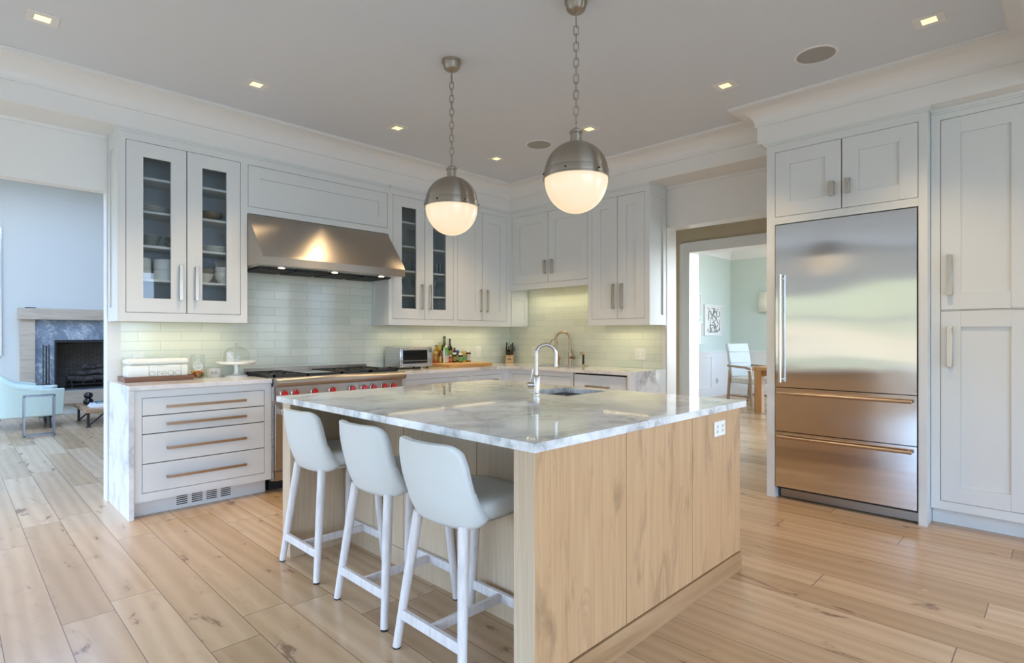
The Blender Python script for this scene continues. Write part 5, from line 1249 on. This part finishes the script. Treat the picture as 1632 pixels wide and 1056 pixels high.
# mint tub chair
t = thing('armchair', (.74, 10.2, 0), 'mint green tub armchair facing the coffee table, cut by the left edge', 'armchair')
m = MB(); NA, NZ = 40, 10; cx_, cy_ = .72, 10.2
def tub(th):
    def f(i, j):
        a = R(-128 + 256 * i) + PI; e = 2 / 3.0; ca, sa = math.cos(a), math.sin(a)
        px = math.copysign(abs(ca) ** e, ca); py = math.copysign(abs(sa) ** e, sa)
        k = abs(i - .5) * 2
        top = .845 - .30 * min(1, max(0, (k - .22) / .60)) ** 1.0 if k > .22 else .845
        top = .845 - .30 * (0.5 - .5 * math.cos(PI * min(1, max(0, (k - .12) / .72))))
        z = .17 + (top - .17) * j - (th * .25 if j > .5 else 0)
        fl = 1 + .05 * j
        x_ = cx_ + (.40 - th) * px * fl; y_ = cy_ + (.40 - th) * py * fl
        if k > .72: x_ += (k - .72) * .55
        return (x_, y_, z)
    return f
A, B = tub(0), tub(.11)
m.grid(A, NA, NZ); m.grid(B, NA, NZ)
rim = [(i / NA, 1) for i in range(NA + 1)]; 
for (i0, j0), (i1, j1) in zip(rim, rim[1:]):
    q = [m.bm.verts.new(p) for p in (A(i0, 1), A(i1, 1), B(i1, 1), B(i0, 1))]; m.bm.faces.new(q)
    q = [m.bm.verts.new(p) for p in (A(i0, 0), A(i1, 0), B(i1, 0), B(i0, 0))]; m.bm.faces.new(q)
for i in (0, 1):
    for j in range(NZ): m.bm.faces.new([m.bm.verts.new(p) for p in (A(i, j / NZ), A(i, (j + 1) / NZ), B(i, (j + 1) / NZ), B(i, j / NZ))])
m.build('shell', M['mint'], t, smooth=60, bevel=.02, seg=3)
m = MB(); m.box(.52, 1.175, 9.93, 10.47, .20, .43); m.build('seat_cushion', M['mint'], t, bevel=.05, seg=4)
for s in (-1, 1):
    m = MB(); pts = []
    for i in range(9):
        k = .42 + .40 * i / 8; a_ = .5 + s * k / 2; p = Vector(A(a_, 1)); q = Vector(B(a_, 1)); pts.append((p + q) / 2 + Vector((0, 0, .0)))
    m.tube(pts, [.045, .058, .06, .06, .06, .06, .06, .056, .045], 12); m.build('arm_pad', M['mint'], t, smooth=70)
for x, y, dx in ((.50, 9.93, -.06), (.50, 10.47, -.06), (1.0, 9.95, .02), (1.0, 10.45, .02)):
    m = MB(); m.tube([(x, y, .19), (x + dx, y, 0)], [.028, .016], 12); m.build('leg', M['darkmetal'], t)
t = thing('side_table', (.82, 9.13, 0), 'narrow steel tube side table in front of the mint armchair', 'side table')
for y in (9.055, 9.195):
    m = MB()
    for x in (.684, .972): m.box(x - .008, x + .008, y - .008, y + .008, 0, .520)
    m.box(.676, .980, y - .008, y + .008, .020, .036); m.box(.676, .980, y - .008, y + .008, .505, .521); m.build('tube_frame', M['gunmetal'], t, bevel=.001)
m = MB()
for x in (.684, .972):
    for z in (.020, .505): m.box(x - .008, x + .008, 9.063, 9.187, z, z + .016)
m.build('cross_bars', M['gunmetal'], t)
m = MB(); m.box(.690, .966, 9.063, 9.187, .507, .513); m.build('glass_top', M['glass'], t)
t = thing('coffee_table', (1.85, 10.0, 0), 'low wood topped coffee table with black iron legs', 'coffee table')
m = MB(); m.box(1.345, 2.35, 9.47, 10.50, .205, .255); m.build('tabletop', M['mantel'] if False else wood('warm_oak_top', (.28, .16, .08), (.38, .23, .125), (.46, .30, .18), (1, 9, 9), .45), t, bevel=.003)
for x, sx_ in ((1.39, 1), (2.30, -1)):
    for y in (9.58, 10.36):
        m = MB(); m.box(x - .015, x + .015, y - .015, y + .015, 0, .205); m.tube([(x, y, .015), (x + sx_ * .20, y, .198)], .011, 8); m.box(x - .03, x + .03, y - .02, y + .02, 0, .008); m.box(x - .02, x + sx_ * .24, y - .014, y + .014, .190, .205); m.build('leg', M['black'], t)
t = thing('gourd_vase', (1.475, 10.16, .255), 'black double gourd vase on the coffee table', 'vase')
lathe_thing('body', [(.001, .256), (.035, .255), (.060, .275), (.064, .300), (.055, .325), (.034, .345), (.050, .365), (.057, .390), (.050, .415), (.030, .428), (.022, .432), (.018, .425), (.001, .42)], (1.475, 10.16, 0), 'blackgloss', None, None, parent=t, n=32, smooth=80)
bk = [(1.43, 1.74, 9.66, 9.90, .255, .283, (.72, .74, .76), 'white book at the bottom of the pile on the coffee table'), (1.445, 1.73, 9.67, 9.89, .283, .306, (.55, .60, .66), 'grey blue book in the middle of the coffee table pile'), (1.50, 1.75, 9.68, 9.88, .306, .322, (.05, .14, .15), 'dark teal book on top of the coffee table pile')]
for x0, x1, y0, y1, z0, z1, c, lab in bk:
    t = thing('book', ((x0 + x1) / 2, (y0 + y1) / 2, z0), lab, 'book', 'books on the coffee table'); cm_ = flat('book_cover', c, .5)
    m = MB(); m.box(x0, x1, y0, y1, z0, z0 + .003); m.box(x0, x1, y0, y1, z1 - .003, z1); m.box(x0, x0 + .003, y0, y1, z0 + .003, z1 - .003); m.build('cover', cm_, t)
    m = MB(); m.box(x0 + .003, x1 - .004, y0 + .004, y1 - .004, z0 + .003, z1 - .003); m.build('pages', M['white'], t)
bpy.context.view_layer.update()
